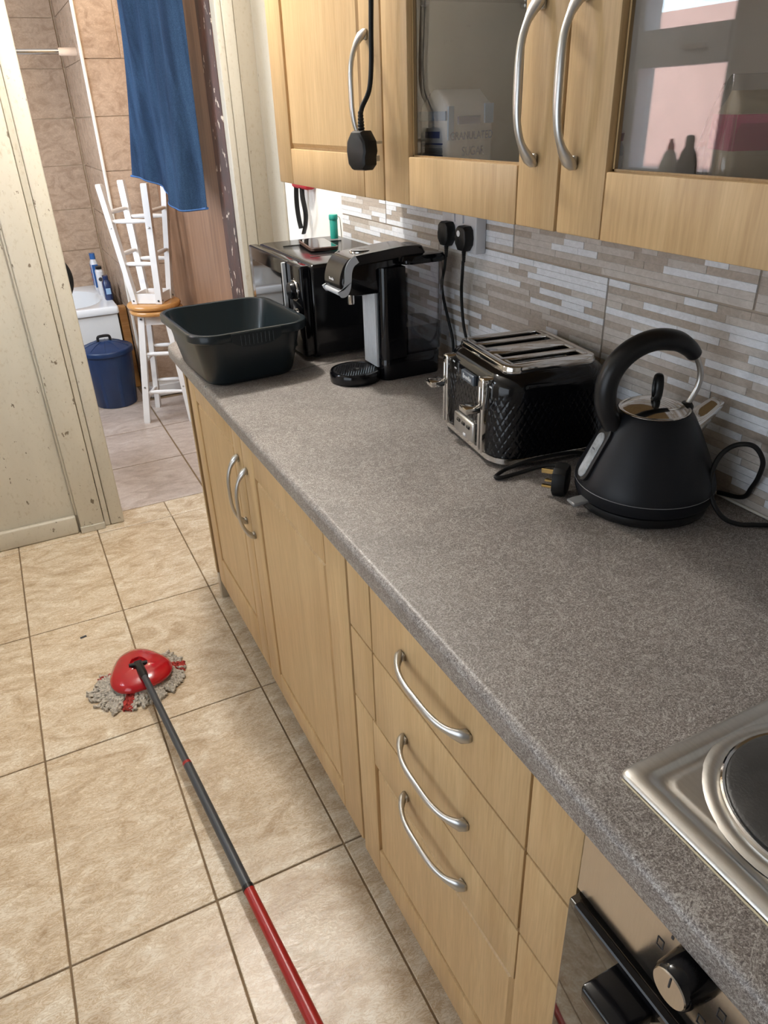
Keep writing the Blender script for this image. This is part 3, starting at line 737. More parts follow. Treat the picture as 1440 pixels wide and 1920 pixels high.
obj('window_pane', bbox(MX0-0.0008, MX0+0.0015, PY+0.045, MY1-0.035, 0.045, MH-0.038, 0.0005, 1), oven_glass, dr)
bm = bm_new(); extrude_poly(bm, [(MX0-0.001, PY+0.002), (MX0-0.009, PY+0.004), (MX0-0.010, PY+0.009), (MX0-0.003, PY+0.015), (MX0+0.003, PY+0.015)], 0.014, MH-0.006, 'z'); obj('silver_handle', bm, silver_plastic, dr, smooth=40)
for x in (-0.27, -0.06):
    for y in (1.69, 2.04):
        bm = bm_new(); lathe(bm, [(0.011, 0.0), (0.012, 0.0102)], 16, x, y); obj('foot', bm, black_rubber, t)

# --- phone lying on the microwave
t = thing('mobile_phone', 'black mobile phone in a brown case lying on the microwave', 'phone', (-0.163, 1.895, ZT+0.2424+0.0015), radians(-9))
bm = bm_new(); rr_loft(bm, [(0.0, 0.037, 0.080, 0.011), (0.002, 0.0395, 0.0825, 0.012), (0.0085, 0.0395, 0.0825, 0.012), (0.0095, 0.0385, 0.0815, 0.0115)], 6); obj('case', bm, plain('brown_phone_case', (0.07, 0.035, 0.025), 0.5), t, smooth=40)
bm = bm_new(); rr_loft(bm, [(0.0088, 0.0365, 0.0795, 0.010), (0.0102, 0.0362, 0.0792, 0.010)], 6); obj('screen', bm, oven_glass, t, smooth=40)

# --- small teal tube standing on the microwave
t = thing('plastic_tube', 'small teal green plastic tube standing at the back of the microwave', 'tube', (-0.066, 2.005, ZT+0.2424+0.0013))
bm = bm_new(); lathe(bm, [(0.0, 0), (0.0115, 0), (0.0118, 0.002), (0.0118, 0.050), (0.0112, 0.052)], 24); obj('tube_body', bm, teal_green, t, smooth=40)
bm = bm_new(); lathe(bm, [(0.0125, 0.0522), (0.0132, 0.054), (0.0132, 0.064), (0.012, 0.067), (0.0, 0.067)], 24); obj('cap', bm, teal_green, t, smooth=40)
bm = bm_new(); tube(bm, smooth_path([(0.013, 0, 0.062), (0.019, -0.004, 0.055), (0.020, -0.006, 0.030), (0.021, -0.006, 0.002)], 5), 0.0013, 8); obj('cord_loop', bm, plain('beige_cord', (0.5, 0.46, 0.38), 0.7), t)

# --- hot water dispenser
t = thing('hot_water_dispenser', 'black hot water dispenser with smoky tank between microwave and toaster', 'water dispenser', (0, 0, ZT+0.0004))
YC = 1.462
bm = bm_new(); rr_loft(bm, [(0.0, 0.0785, 0.062, 0.022), (0.004, 0.0795, 0.063, 0.022), (0.052, 0.0795, 0.063, 0.022), (0.056, 0.078, 0.0615, 0.022)], 6, -0.133, YC); base = obj('base', bm, black_gloss, t, smooth=40)
bm = bm_new(); extrude_poly(bm, arc(-0.192, YC-0.043, 0.020, 180, 270, 6) + [(-0.150, YC-0.063), (-0.150, YC+0.063)] + arc(-0.192, YC+0.043, 0.020, 90, 180, 6), 0.050, 0.262, 'z'); col = obj('column', bm, black_gloss, t, smooth=40)
bm = bm_new(); nR = 13
pts = [(-0.2123, YC-0.036)]
for k in range(nR):
    y = YC-0.036 + 0.072*k/nR; d = 0.072/nR
    pts += [(-0.2165, y+d*0.15), (-0.2165, y+d*0.70), (-0.2152, y+d*0.85)]
pts += [(-0.2123, YC+0.036)]
extrude_poly(bm, pts, 0.030, 0.214, 'z'); obj('ribbed_silver_panel', bm, silver_plastic, col)
# drip tray
TX = -0.262
bm = bm_new(); lathe(bm, [(0.0, 0.0), (0.060, 0.0), (0.0625, 0.003), (0.0625, 0.022), (0.060, 0.0255), (0.056, 0.0255), (0.055, 0.022), (0.0, 0.022)], 56, TX, YC-0.005, caps=False); tray = obj('drip_tray', bm, black_gloss, t, smooth=40)
bm = bm_new(); lathe(bm, [(0.055, 0.0222), (0.0545, 0.0245), (0.010, 0.0245), (0.008, 0.0225)], 48, TX, YC-0.005, caps=False); gr = obj('tray_grid', bm, black_plastic, tray, smooth=30)
bm = bm_new()
for i in range(-7, 8):
    for j in range(-7, 8):
        x, y = i*0.0066 + (j % 2)*0.0033, j*0.0058
        if 0.014 < sqrt(x*x+y*y) < 0.050: lathe(bm, [(0.0023, 0.0244), (0.0018, 0.0252), (0.0, 0.0254)], 8, TX+x, YC-0.005+y, caps=False)
st_ = obj('tray_studs', bm, black_gloss, tray); st_['kind'] = 'stuff'
# head
def head_profile(z_top, z_bot, x_nose): pass
bm = bm_new()
hp = [(-0.155, 0.205), (-0.215, 0.205), (-0.262, 0.205), (-0.288, 0.210), (-0.300, 0.222), (-0.303, 0.240), (-0.296, 0.262), (-0.280, 0.272), (-0.155, 0.280)]
ringL = []
for (yy, ins) in ((-0.046, 0.010), (-0.043, 0.003), (-0.036, 0.0), (0.036, 0.0), (0.043, 0.003), (0.046, 0.010)):
    cx_, cz_ = -0.22, 0.243
    ringL.append([(cx_ + (x-cx_)*(1-ins*8), YC+yy, cz_ + (z-cz_)*(1-ins*8)) for x, z in hp])
loft(bm, ringL); head = obj('dispensing_head', bm, black_gloss, t, smooth=50)
def shell(pts_outer, thick, w, name, mat, par):
    bm = bm_new(); secs = []
    n = len(pts_outer); inner = []
    for i, (x, z) in enumerate(pts_outer):
        a = Vector(pts_outer[max(i-1, 0)]); b = Vector(pts_outer[min(i+1, n-1)]); d = (b-a).normalized(); nn = Vector((d.y, -d.x)); inner.append((x+nn.x*thick, z+nn.y*thick))
    poly = pts_outer + inner[::-1]
    loft(bm, [[(x, YC-w, z) for x, z in poly], [(x, YC-w+0.003, z) for x, z in poly], [(x, YC+w-0.003, z) for x, z in poly], [(x, YC+w, z) for x, z in poly]])
    return obj(name, bm, mat, par, smooth=40)
sp = smooth_path([(-0.301, 0.216, 0), (-0.3065, 0.232, 0), (-0.303, 0.256, 0), (-0.290, 0.280, 0), (-0.268, 0.292, 0), (-0.20, 0.298, 0), (-0.145, 0.302, 0), (-0.115, 0.300, 0), (-0.092, 0.288, 0)], 5)
shell([(p.x, p.y) for p in sp], 0.0, 0.0, 'x', brown_plastic, head) if False else None
bm = bm_new(); up = [(p.x, p.y) for p in sp]; low = [(-0.092, 0.268), (-0.15, 0.270), (-0.262, 0.272), (-0.288, 0.262), (-0.297, 0.244), (-0.296, 0.220)]
poly = up + low
loft(bm, [[(x, YC-0.043, z) for x, z in poly], [(x, YC-0.040, z+0.000) for x, z in poly], [(x, YC+0.040, z) for x, z in poly], [(x, YC+0.043, z) for x, z in poly]])
top = obj('top_shell', bm, brown_plastic, head, smooth=40)
# silver curved bands on both flanks of the nose
for sg in (-1, 1):
    bm = bm_new(); cl = smooth_path([(-0.262, 0.287, 0), (-0.276, 0.278, 0), (-0.284, 0.262, 0), (-0.287, 0.240, 0), (-0.290, 0.226, 0), (-0.296, 0.217, 0), (-0.303, 0.217, 0), (-0.3065, 0.224, 0)], 5)
    L_, R_ = [], []
    for i, p in enumerate(cl):
        a = cl[max(i-1, 0)]; b = cl[min(i+1, len(cl)-1)]; d = (b-a).normalized(); nn = Vector((-d.y, d.x, 0)); w = 0.0088 if i < len(cl)-6 else 0.0070
        L_.append((p.x+nn.x*w, p.y+nn.y*w)); R_.append((p.x-nn.x*w, p.y-nn.y*w))
    poly = L_ + R_[::-1]
    y0, y1 = (YC-0.0462, YC-0.0425) if sg < 0 else (YC+0.0425, YC+0.0462)
    loft(bm, [[(x, y0, z) for x, z in poly], [(x, y1, z) for x, z in poly]]); obj('silver_band', bm, silver_plastic, head, smooth=40)
bm = bm_new(); add_bbox(bm, -0.3085, -0.300, YC-0.043, YC+0.043, 0.211, 0.222, 0.003, 2); obj('silver_lip', bm, silver_plastic, head, smooth=True)
text_obj('lettering', 'Breville', 0.0085, white_ink, head, (-0.3078, YC, 0.243), (radians(90), 0, radians(-90)), 0.0003)
bm = bm_new(); lathe(bm, [(0.0, 0.180), (0.0075, 0.180), (0.0082, 0.183), (0.0082, 0.206)], 24, -0.262, YC); obj('nozzle', bm, chrome, head, smooth=40)
bm = bm_new(); lathe(bm, [(0.022, 0.2925), (0.021, 0.2975), (0.018, 0.2985), (0.0, 0.297)], 32, -0.232, YC, caps=False); b_ = obj('push_button', bm, black_gloss, top, smooth=True)
bm = bm_new(); lathe(bm, [(0.026, 0.290), (0.025, 0.2965), (0.0225, 0.2965), (0.022, 0.293)], 40, -0.232, YC, caps=False); obj('button_ring', bm, chrome, top, smooth=True)
# tank
bm = bm_new(); S2 = [(0.0575, 0.052, 0.056, 0.020), (0.062, 0.053, 0.057, 0.021), (0.258, 0.056, 0.061, 0.024), (0.262, 0.055, 0.060, 0.024)]
rr_loft(bm, S2, 8, -0.096, YC, True, False); tank = obj('water_tank', bm, tank_glass, t, smooth=40)
bm = bm_new(); rr_loft(bm, [(0.0585, 0.0500, 0.054, 0.019), (0.120, 0.0510, 0.0555, 0.020)], 8, -0.096, YC); obj('water', bm, water_m, tank, smooth=40)
bm = bm_new(); rr_loft(bm, [(0.2625, 0.056, 0.061, 0.024), (0.265, 0.060, 0.064, 0.026), (0.272, 0.0605, 0.0645, 0.026), (0.281, 0.055, 0.060, 0.024), (0.2825, 0.045, 0.050, 0.020)], 8, -0.094, YC); lid = obj('tank_lid', bm, black_gloss, t, smooth=40)
bm = bm_new(); rr_loft(bm, [(0.282, 0.040, 0.038, 0.010), (0.296, 0.034, 0.034, 0.010), (0.2985, 0.030, 0.030, 0.010)], 6, -0.120, YC); obj('lid_grip', bm, brown_plastic, lid, smooth=40)

# --- toaster
t = thing('toaster', 'black four-slice toaster with chrome levers next to the kettle', 'toaster', (-0.130, 0.9636, ZT+0.0004), radians(-7.7)); t.scale = (1.03, 1.04, 1.09)
D2, W2 = 0.1155, 0.130
def dense_rr(hx, hy, r, step=0.0022):
    per = []; P = rrect(hx, hy, r, 24); n = len(P); L = [0]
    for i in range(n): L.append(L[-1] + sqrt((P[(i+1) % n][0]-P[i][0])**2 + (P[(i+1) % n][1]-P[i][1])**2))
    return P, L
NP = 600
def rr_resample(hx, hy, r):
    P, L = dense_rr(hx, hy, r); tot = L[-1]; out = []; j = 0
    for k in range(NP):
        s = tot*k/NP
        while L[j+1] < s: j += 1
        f = (s-L[j])/max(1e-9, L[j+1]-L[j]); a, b = P[j], P[(j+1) % len(P)]
        p = (a[0]+(b[0]-a[0])*f, a[1]+(b[1]-a[1])*f); d = Vector((b[0]-a[0], b[1]-a[1])).normalized()
        out.append((p, (d.y, -d.x), s))
    return out
secs = []
zs = [0.018 + 0.002*k for k in range(57)] + [0.133, 0.137, 0.141, 0.145, 0.149, 0.152, 0.1545, 0.156]
for z in zs:
    u = max(0, (z-0.128)/0.028); sh = 0.0 if u <= 0 else 0.026*(1-sqrt(max(0, 1-u*u)))
    tp = 0.004*(z-0.018)/0.11
    ring = []
    R = rr_resample(D2-tp-sh, W2-tp-sh, 0.050-sh*0.5)
    amp = 0.0016*max(0, min(1, (0.122-z)/0.012))*min(1, (z-0.018)/0.006+0.2)
    tot = 66
    for k, (p, nrm, s) in enumerate(R):
        a = pi*(tot*k/NP); bq = pi*z/0.021
        h = -amp*(1-min(1, 3.2*min(abs(sin(a+bq)), abs(sin(a-bq)))))
        ring.append((p[0]+nrm[0]*h, p[1]+nrm[1]*h, z))
    secs.append(ring)
bm = bm_new(); loft(bm, secs); tb = obj('embossed_body', bm, black_gloss, t, smooth=60)
bm = bm_new(); rr_loft(bm, [(0.006, D2-0.002, W2-0.002, 0.050), (0.0075, D2+0.0012, W2+0.0012, 0.050), (0.0165, D2+0.0012, W2+0.0012, 0.050), (0.0178, D2-0.001, W2-0.001, 0.050)], 12); obj('chrome_band', bm, chrome, t, smooth=30)
bm = bm_new(); rr_loft(bm, [(0.0, D2-0.018, W2-0.018, 0.04), (0.0058, D2-0.014, W2-0.014, 0.04)], 8); obj('black_foot', bm, black_rubber, t)
# top plate with four slots
RX, RY = 0.0880, 0.104
slots = [(-0.070, 0.0115), (-0.031, 0.0115), (0.033, 0.0115), (0.072, 0.0115)]
bm = bm_new(); rr_loft(bm, [(0.153, RX+0.001, RY+0.001, 0.028), (0.158, RX+0.002, RY+0.002, 0.028), (0.164, RX, RY, 0.027), (0.1655, RX-0.005, RY-0.005, 0.024), (0.165, RX-0.012, RY-0.012, 0.020)], 8, cap1=False)
rimv = None
plate = bm
xs0, xs1 = -0.067, 0.067
# frame bars between slots as one pressed plate
ys_ = [-(RY-0.012)] + [v for c, w in slots for v in (c-w, c+w)] + [RY-0.012]
for k in range(0, len(ys_), 2): add_bbox(plate, -(RX-0.012), RX-0.012, ys_[k], ys_[k+1], 0.1600, 0.1652, 0.0012, 2)
add_bbox(plate, -(RX-0.012), xs0, -(RY-0.012), RY-0.012, 0.1600, 0.1651, 0.0012, 2); add_bbox(plate, xs1, RX-0.012, -(RY-0.012), RY-0.012, 0.1600, 0.1651, 0.0012, 2)
tpl = obj('top_plate', plate, chrome, t, smooth=40)
for c, w in slots:
    obj('toast_slot', bbox(xs0-0.001, xs1+0.001, c-w-0.001, c+w+0.001, 0.1555, 0.1575, 0, 1), dark_void, tpl)
    g = obj('slot_wire', bbox(xs0, xs1, c-0.0009, c+0.0009, 0.158, 0.1592, 0, 1), steel, tpl)
FX = -D2-0.0005
for v in (0.078, -0.074):
    bm = bm_new()
    for dv in (-0.0062, 0.0062): add_bbox(bm, FX-0.009, FX+0.010, v+dv-0.0032, v+dv+0.0032, 0.018, 0.140, 0.0025, 3)
    add_bbox(bm, FX-0.009, FX+0.018, v-0.0094, v+0.0094, 0.128, 0.146, 0.004, 3)
    tr = obj('lever_track', bm, chrome, t, smooth=True)
    obj('track_slit', bbox(FX-0.006, FX+0.006, v-0.0032, v+0.0032, 0.020, 0.128, 0, 1), dark_void, tr)
    bm = bm_new(); add_bbox(bm, FX-0.018, FX-0.004, v-0.006, v+0.006, 0.093, 0.101, 0.002, 2); add_bbox(bm, FX-0.042, FX-0.014, v-0.0155, v+0.0155, 0.0915, 0.1025, 0.0032, 2); obj('lever', bm, chrome, tr, smooth=True)
bm = bm_new(); add_bbox(bm, FX-0.006, FX+0.006, -0.042, 0.042, 0.018, 0.054, 0.005, 3); cpn = obj('button_panel', bm, nickel, t, smooth=True)
for k in range(3): obj('button', bbox(FX-0.008, FX-0.005, -0.030+0.021*k, -0.018+0.021*k, 0.040, 0.046, 0.001, 1), black_gloss, cpn)
obj('button', bbox(FX-0.0075, FX-0.005, -0.014, -0.004, 0.022, 0.027, 0.001, 1), white_ink, cpn)
bd = obj('badge', bbox(FX-0.0015, FX+0.008, -0.030, 0.022, 0.1165, 0.1345, 0.003, 3), plain('slate_badge', (0.10, 0.12, 0.15), 0.3, metal=0.4), t, smooth=True)
text_obj('lettering', 'Breville', 0.0115, white_ink, bd, (FX-0.0017, -0.004, 0.1255), (radians(90), 0, radians(-90)), 0.0002)
for v, z in ((0.058, 0.137), (0.047, 0.128), (-0.052, 0.139), (-0.094, 0.135), (0.098, 0.135)):
    text_obj('dial_mark', '\u2022\u2022', 0.013, white_ink, t, (FX-0.0006+max(0, z-0.128)*0.16, v, z), (radians(90), 0, radians(-90)), 0.0002)
cord = obj('power_cord', (lambda b: (tube(b, smooth_path([(0.118, -0.060, 0.02), (0.075, -0.142, 0.008), (0.02, -0.150, 0.022), (-0.05, -0.146, 0.020), (-0.10, -0.141, 0.010), (-0.128, -0.150, 0.0042), (-0.120, -0.158, 0.0042), (-0.085, -0.160, 0.008), (-0.045, -0.172, 0.018), (-0.020, -0.200, 0.024), (-0.040, -0.217, 0.030)], 7), 0.0034, 8), b)[1])(bm_new()), black_rubber, t, smooth=True)

# --- UK plug builder (local: pins toward +x, cord leaves toward -z)
def uk_plug(par, loc, rot, pin_mat=brass, body_mat=black_rubber):
    bm = bm_new()
    shp = [(0.021, 0.010), (0.021, 0.020), (0.013, 0.027), (-0.013, 0.027), (-0.021, 0.020), (-0.024, 0.002), (-0.022, -0.012), (-0.011, -0.025), (0.011, -0.025), (0.022, -0.012), (0.024, 0.002)]
    secs = []
    for x, k in ((0.0, 0.97), (-0.002, 1.0), (-0.016, 1.0), (-0.021, 0.92), (-0.023, 0.78)): secs.append([(x, y*k, z*k) for y, z in shp])
    loft(bm, secs); p = obj('plug', bm, body_mat, par, smooth=30, loc=loc, rot=rot)
    bm = bm_new(); prof = []
    for k in range(7): prof += [(0.0058-0.0003*k, -0.024-0.004*k), (0.0044-0.0002*k, -0.026-0.004*k)]
    lathe(bm, prof[::-1], 16, -0.010, 0); obj('cord_grip', bm, body_mat, p)
    if pin_mat:
        obj('pin', bbox(0.0, 0.018, -0.0032, 0.0032, -0.011-0.0020, -0.011+0.0020, 0.0006, 1), pin_mat, p, loc=(0, -0.011, 0.002))
        obj('pin', bbox(0.0, 0.018, -0.0032, 0.0032, -0.0020, 0.0020, 0.0006, 1), pin_mat, p, loc=(0, 0.011, -0.009))
        obj('pin', bbox(0.0, 0.0225, -0.0020, 0.0020, -0.004, 0.004, 0.0006, 1), pin_mat, p, loc=(0, 0, 0.013))
    return p
t = thing('loose_plug', 'unplugged black three-pin plug with brass pins lying by the kettle', 'plug', (-0.232, 0.730, ZT+0.0285))
p = uk_plug(t, (0.004, 0.004, -0.003), (radians(0), radians(0), radians(128)))
bm = bm_new(); tube(bm, smooth_path([(0.012, -0.004, -0.020), (0.030, 0.020, -0.022), (0.045, 0.055, -0.022), (0.08, 0.08, -0.023)], 6), 0.0034, 8); 
bm.free()

# --- kettle
KX, KY = -0.122, 0.642
t = thing('kettle', 'matte black pyramid kettle with hooped handle and chrome spout', 'kettle', (KX, KY, ZT+0.0004), radians(-18)); t.scale = (1.02, 1.02, 1.0)
bm = bm_new(); lathe(bm, [(0.0, 0.0), (0.094, 0.0), (0.098, 0.003), (0.100, 0.010), (0.099, 0.016), (0.094, 0.018), (0.0, 0.018)], 72, caps=False); pb = obj('power_base', bm, black_plastic, t, smooth=40)
bm = bm_new(); lathe(bm, [(0.0, 0.0186), (0.098, 0.0186), (0.1035, 0.021), (0.1055, 0.026), (0.1062, 0.040), (0.1056, 0.0410), (0.1064, 0.042), (0.1060, 0.046), (0.1040, 0.054), (0.0985, 0.068), (0.0900, 0.088), (0.0800, 0.110), (0.0700, 0.132), (0.0610, 0.149), (0.0555, 0.157), (0.0530, 0.159), (0.0515, 0.158)], 96, caps=False)
kb = obj('kettle_body', bm, black_matte, t, smooth=30)
bm = bm_new(); lathe(bm, [(0.1064, 0.0404), (0.1068, 0.0408), (0.1064, 0.0414)], 96, caps=False); obj('chrome_line', bm, plain('fine_grey_line', (0.22, 0.22, 0.23), 0.3), kb, smooth=True)
bm = bm_new(); lathe(bm, [(0.0520, 0.156), (0.0522, 0.1605), (0.0505, 0.1615), (0.048, 0.1612), (0.040, 0.1665), (0.028, 0.1715), (0.014, 0.1745), (0.0, 0.1755)], 72, caps=False); lid = obj('lid', bm, chrome, t, smooth=True)
bm = bm_new(); tube(bm, [(0.0, 0.0125*sin(a), 0.193+0.0195*cos(a)*-1) for a in [2*pi*k/28 for k in range(29)]], [(0.0030, 0.0055)]*29, 10, False); obj('lid_knob', bm, black_plastic, lid, smooth=True, rot=(0, 0, radians(-15)))
bm = bm_new(); lathe(bm, [(0.008, 0.1742), (0.0065, 0.179), (0.0, 0.180)], 20, caps=False); obj('knob_foot', bm, black_plastic, lid, smooth=True)
hp = smooth_path([(-0.054, 0, 0.128), (-0.068, 0, 0.146), (-0.079, 0, 0.172), (-0.081, 0, 0.205), (-0.070, 0, 0.234), (-0.047, 0, 0.256), (-0.016, 0, 0.267), (0.016, 0, 0.264), (0.038, 0, 0.252), (0.052, 0, 0.238)], 7)
nn_ = len(hp); rad = []
for i in range(nn_):
    u = i/(nn_-1); w = 0.0185 if u < 0.75 else 0.0185 - 0.006*((u-0.75)/0.25)
    if u < 0.06: w = 0.015
    if i == nn_-1: w *= 0.8
    rad.append((w*0.86, w))
bm = bm_new(); tube(bm, hp, rad, 18); hd = obj('handle_grip', bm, black_plastic, t, smooth=True)
bm = bm_new(); tube(bm, smooth_path([(0.046, 0, 0.244), (0.058, 0, 0.229), (0.0655, 0, 0.208), (0.064, 0, 0.188), (0.056, 0, 0.168), (0.050, 0, 0.158)], 6), 0.0044, 12); obj('handle_rod', bm, nickel, hd, smooth=True)
bm = bm_new(); lathe(bm, [(0.010, 0.0), (0.0105, 0.006), (0.007, 0.012), (0.0, 0.0125)], 20); obj('rod_socket', bm, black_plastic, hd, smooth=True, loc=(0.0515, 0, 0.153))
# spout
bm = bm_new(); SP = []
for (x, zt, zb, w, lean) in ((0.050, 0.158, 0.095, 0.024, 0), (0.066, 0.150, 0.108, 0.021, 0), (0.082, 0.156, 0.128, 0.0165, 0), (0.098, 0.1655, 0.150, 0.0125, 0), (0.1045, 0.1685, 0.160, 0.0105, 0)):
    ring = []
    for k in range(24):
        a = 2*pi*k/24; ring.append((x - 0.006*cos(a)*(1 if x > 0.09 else 0.3) - (zt-zb)*0.2*cos(a), w*sin(a), (zt+zb)/2 + (zt-zb)/2*cos(a)))
    SP.append(ring)
loft(bm, SP, False, False)
sp_ = obj('spout', bm, chrome, kb, smooth=True)
md = sp_.modifiers.new('wall', 'SOLIDIFY'); md.thickness = 0.0012; md.offset = -1
# water gauge on the handle side, tilted with the body
def stadium(L, w, n=10): return [(w*cos(a), L/2-w + w*sin(a)) for a in [pi*k/n for k in range(n+1)]] + [(w*cos(a), -(L/2-w) + w*sin(a)) for a in [pi+pi*k/n for k in range(n+1)]]
def gauge(L, w, t0, t1, mat, name, par, zc):
    bm = bm_new(); st = stadium(L, w)
    secs = [[(-t0, x, z) for x, z in st], [(-t1+0.001, x, z) for x, z in st], [(-t1, x*0.90, z*0.975) for x, z in st]]
    loft(bm, secs); return obj(name, bm, mat, par, smooth=30, loc=zc, rot=(0, radians(24.5), 0))
g1 = gauge(0.100, 0.0175, -0.006, 0.0045, black_plastic, 'gauge_frame', kb, (-0.0865, 0, 0.0935))
g2 = gauge(0.077, 0.0108, 0.004, 0.0060, plain('frosted_clear_plastic', (0.36, 0.38, 0.40), 0.35, bump=0.5, bscale=160, var=0.35, vscale=80), 'water_gauge', kb, (-0.0885, 0, 0.089))
text_obj('gauge_mark', 'MAX', 0.0042, dark_ink, g2, (-0.0063, 0, 0.010), (radians(90), 0, radians(-90)), 0.0001)
bm = bm_new(); add_bbox(bm, -0.126, -0.096, -0.012, 0.012, 0.028, 0.0345, 0.003, 3); obj('switch_lever', bm, plain('clear_grey_lever', (0.32, 0.33, 0.34), 0.15, trans=0.4), pb, smooth=True, rot=(0, radians(-6), radians(8)))
# cord looping out to the right
def tolocal(p, o):
    a = o.rotation_euler.z; d = Vector(p) - Vector(o.location); return (d.x*cos(-a)-d.y*sin(-a), d.x*sin(-a)+d.y*cos(-a), d.z)
cp_ = [(-0.016, 0.585, 0.922), (-0.010, 0.545, 0.930), (-0.014, 0.530, 0.955), (-0.018, 0.520, 0.980), (-0.022, 0.517, 1.008), (-0.032, 0.530, 1.029), (-0.048, 0.549, 1.026), (-0.066, 0.558, 1.006), (-0.082, 0.552, 0.972), (-0.084, 0.536, 0.942), (-0.075, 0.520, 0.922), (-0.058, 0.505, 0.9146), (-0.038, 0.492, 0.9143), (-0.016, 0.470, 0.9143), (-0.010, 0.40, 0.9143), (-0.013, 0.30, 0.9143)]
bm = bm_new(); tube(bm, smooth_path([tolocal(p, t) for p in cp_], 7), 0.0037, 10); obj('power_cord', bm, black_rubber, pb, smooth=True)

# --- double wall socket and its two plugs
t = thing('double_socket', 'white double wall socket half hidden under the glazed cabinet', 'socket', (0, 0, 0))
fp = obj('face_plate', bbox(-0.029, -0.0016, 1.297, 1.442, 1.198, 1.284, 0.003, 3), socket_white, t, smooth=True)
for y in (1.388, 1.352): obj('rocker_switch', bbox(-0.0325, -0.0285, y-0.005, y+0.005, 1.258, 1.276, 0.0012, 2), socket_white, fp)
sh = [None, None]
for k, (y, z, lab, cds) in enumerate(((1.404, 1.231, 'left black plug with ribbed cord grip in the wall socket', [(-0.041, 1.404, 1.183), (-0.040, 1.412, 1.150), (-0.032, 1.436, 1.115), (-0.026, 1.438, 1.078), (-0.020, 1.425, 1.03), (-0.014, 1.412, 0.98), (-0.012, 1.41, 0.93)]),
                                 (1.328, 1.229, 'right black plug with a round white sticker in the wall socket', [(-0.041, 1.328, 1.182), (-0.038, 1.335, 1.150), (-0.030, 1.350, 1.115), (-0.025, 1.354, 1.07), (-0.020, 1.350, 1.02), (-0.012, 1.335, 0.97), (-0.012, 1.30, 0.925), (-0.014, 1.24, 0.9146)]))):
    q = thing('wall_plug', lab, 'plug', (-0.0295, y, z))
    p = uk_plug(q, (0, 0, 0), (0, 0, 0), None)
    if k == 1:
        bm = bm_new(); lathe(bm, [(0.0065, 0.0), (0.0065, 0.0006), (0.0, 0.0006)], 24, caps=False); s_ = obj('sticker', bm, white_ink, p, loc=(-0.0229, 0.004, 0.012), rot=(0, -pi/2, 0))
    bm = bm_new(); tube(bm, smooth_path([tuple(Vector(c)-Vector((-0.0295, y, z))) for c in cds], 7), 0.0036, 10); obj('power_cord', bm, black_rubber, q, smooth=True)

# --- plug hanging in front of the solid cabinet door
t = thing('hanging_plug', 'black plug hanging on its cable in front of the solid cabinet door', 'plug', (-0.366, 1.123, 1.430))
p = uk_plug(t, (0.0, 0, -0.002), (radians(180), radians(0), radians(14)), nickel); p.scale = (1.15, 1.15, 1.15)
bm = bm_new(); tube(bm, smooth_path([(-0.011, -0.002, 0.050), (-0.006, 0.000, 0.062), (0.006, -0.003, 0.085), (0.010, -0.006, 0.12), (0.010, -0.010, 0.17), (0.010, -0.016, 0.24), (0.012, -0.016, 0.34), (0.016, -0.010, 0.50), (0.040, -0.006, 0.63), (0.10, -0.004, 0.640)], 6), 0.0042, 10); obj('cable', bm, black_rubber, t, smooth=True)

# --- red bag with straps on the white wall
t = thing('fabric_bag', 'red fabric bag hung on the white wall with two black straps dangling', 'bag', (0, 0, 0))
bm = bm_new(); add_bbox(bm, -0.030, 0.0118, 2.315, 2.445, 1.262, 1.46, 0.012, 3); obj('bag_body', bm, plain('red_fabric', (0.42, 0.02, 0.03), 0.8), t, smooth=True)
for pts in ([(-0.016, 2.425, 1.285), (-0.020, 2.425, 1.24), (-0.018, 2.432, 1.20), (-0.016, 2.428, 1.16), (-0.014, 2.420, 1.133)], [(-0.018, 2.370, 1.285), (-0.022, 2.362, 1.24), (-0.018, 2.355, 1.19), (-0.014, 2.375, 1.15), (-0.012, 2.405, 1.118)]):
    bm = bm_new(); tube(bm, smooth_path(pts, 6), (0.0085, 0.0030), 10); obj('strap', bm, black_rubber, t, smooth=True)

# ================================================================== INSIDE THE GLAZED CABINET
ZC = ZU + 0.0218
t = thing('sugar_bag', 'paper bag of granulated sugar behind the left glass cabinet door', 'bag', (-0.205, 1.098, ZC), radians(10))
# local: front face (-y) shows the title, left face (-x) the small print
hw, hd_ = 0.052, 0.036
def paper_bag(par, hw, hd, H, mats, name='bag_body', crumple=0.0022, seed=3, top=True):
    bm = bm_new(); nx = 8; secs = []
    zz = [0, 0.004] + [H*k/12 for k in range(1, 11)]
    for z in zz:
        k = 0.93 if z == 0 else 1.0; fl = 1+0.03*sin(pi*z/H)
        ring = []
        for (x, y) in rrect(hw*k*fl, hd*k*fl, 0.008, 3):
            d = noise.noise(Vector((x*40+seed, y*40, z*30)))*crumple; ring.append((x+d, y+d*0.7, z))
        secs.append(ring)
    ring = [(x*0.92, y*0.55, H*0.93) for x, y, z in secs[-1]]; secs.append(ring)
    ring = [(x*0.90, y*0.20, H) for x, y, z in secs[-2]]; secs.append(ring)
    loft(bm, secs); return obj(name, bm, mats, par, smooth=50)
bb_ = paper_bag(t, hw, hd_, 0.150, paper_white)
def slab(par, name, mat, face, u0, u1, z0, z1, off=0.0032, H=0.15):
    bm = bm_new(); 
    if face == 'y': box(bm, u0, u1, -hd_-off, -hd_+0.0, z0, z1)
    else: box(bm, -hw-off, -hw+0.0, u0, u1, z0, z1)
    return obj(name, bm, mat, par)
slab(bb_, 'printed_band', ink_blue, 'y', -0.030, 0.020, 0.098, 0.110)
text_obj('lettering', 'GRANULATED', 0.0175, ink_blue, bb_, (0.000, -hd_-0.0034, 0.080), (radians(90), 0, 0), 0.0002, sx=0.86)
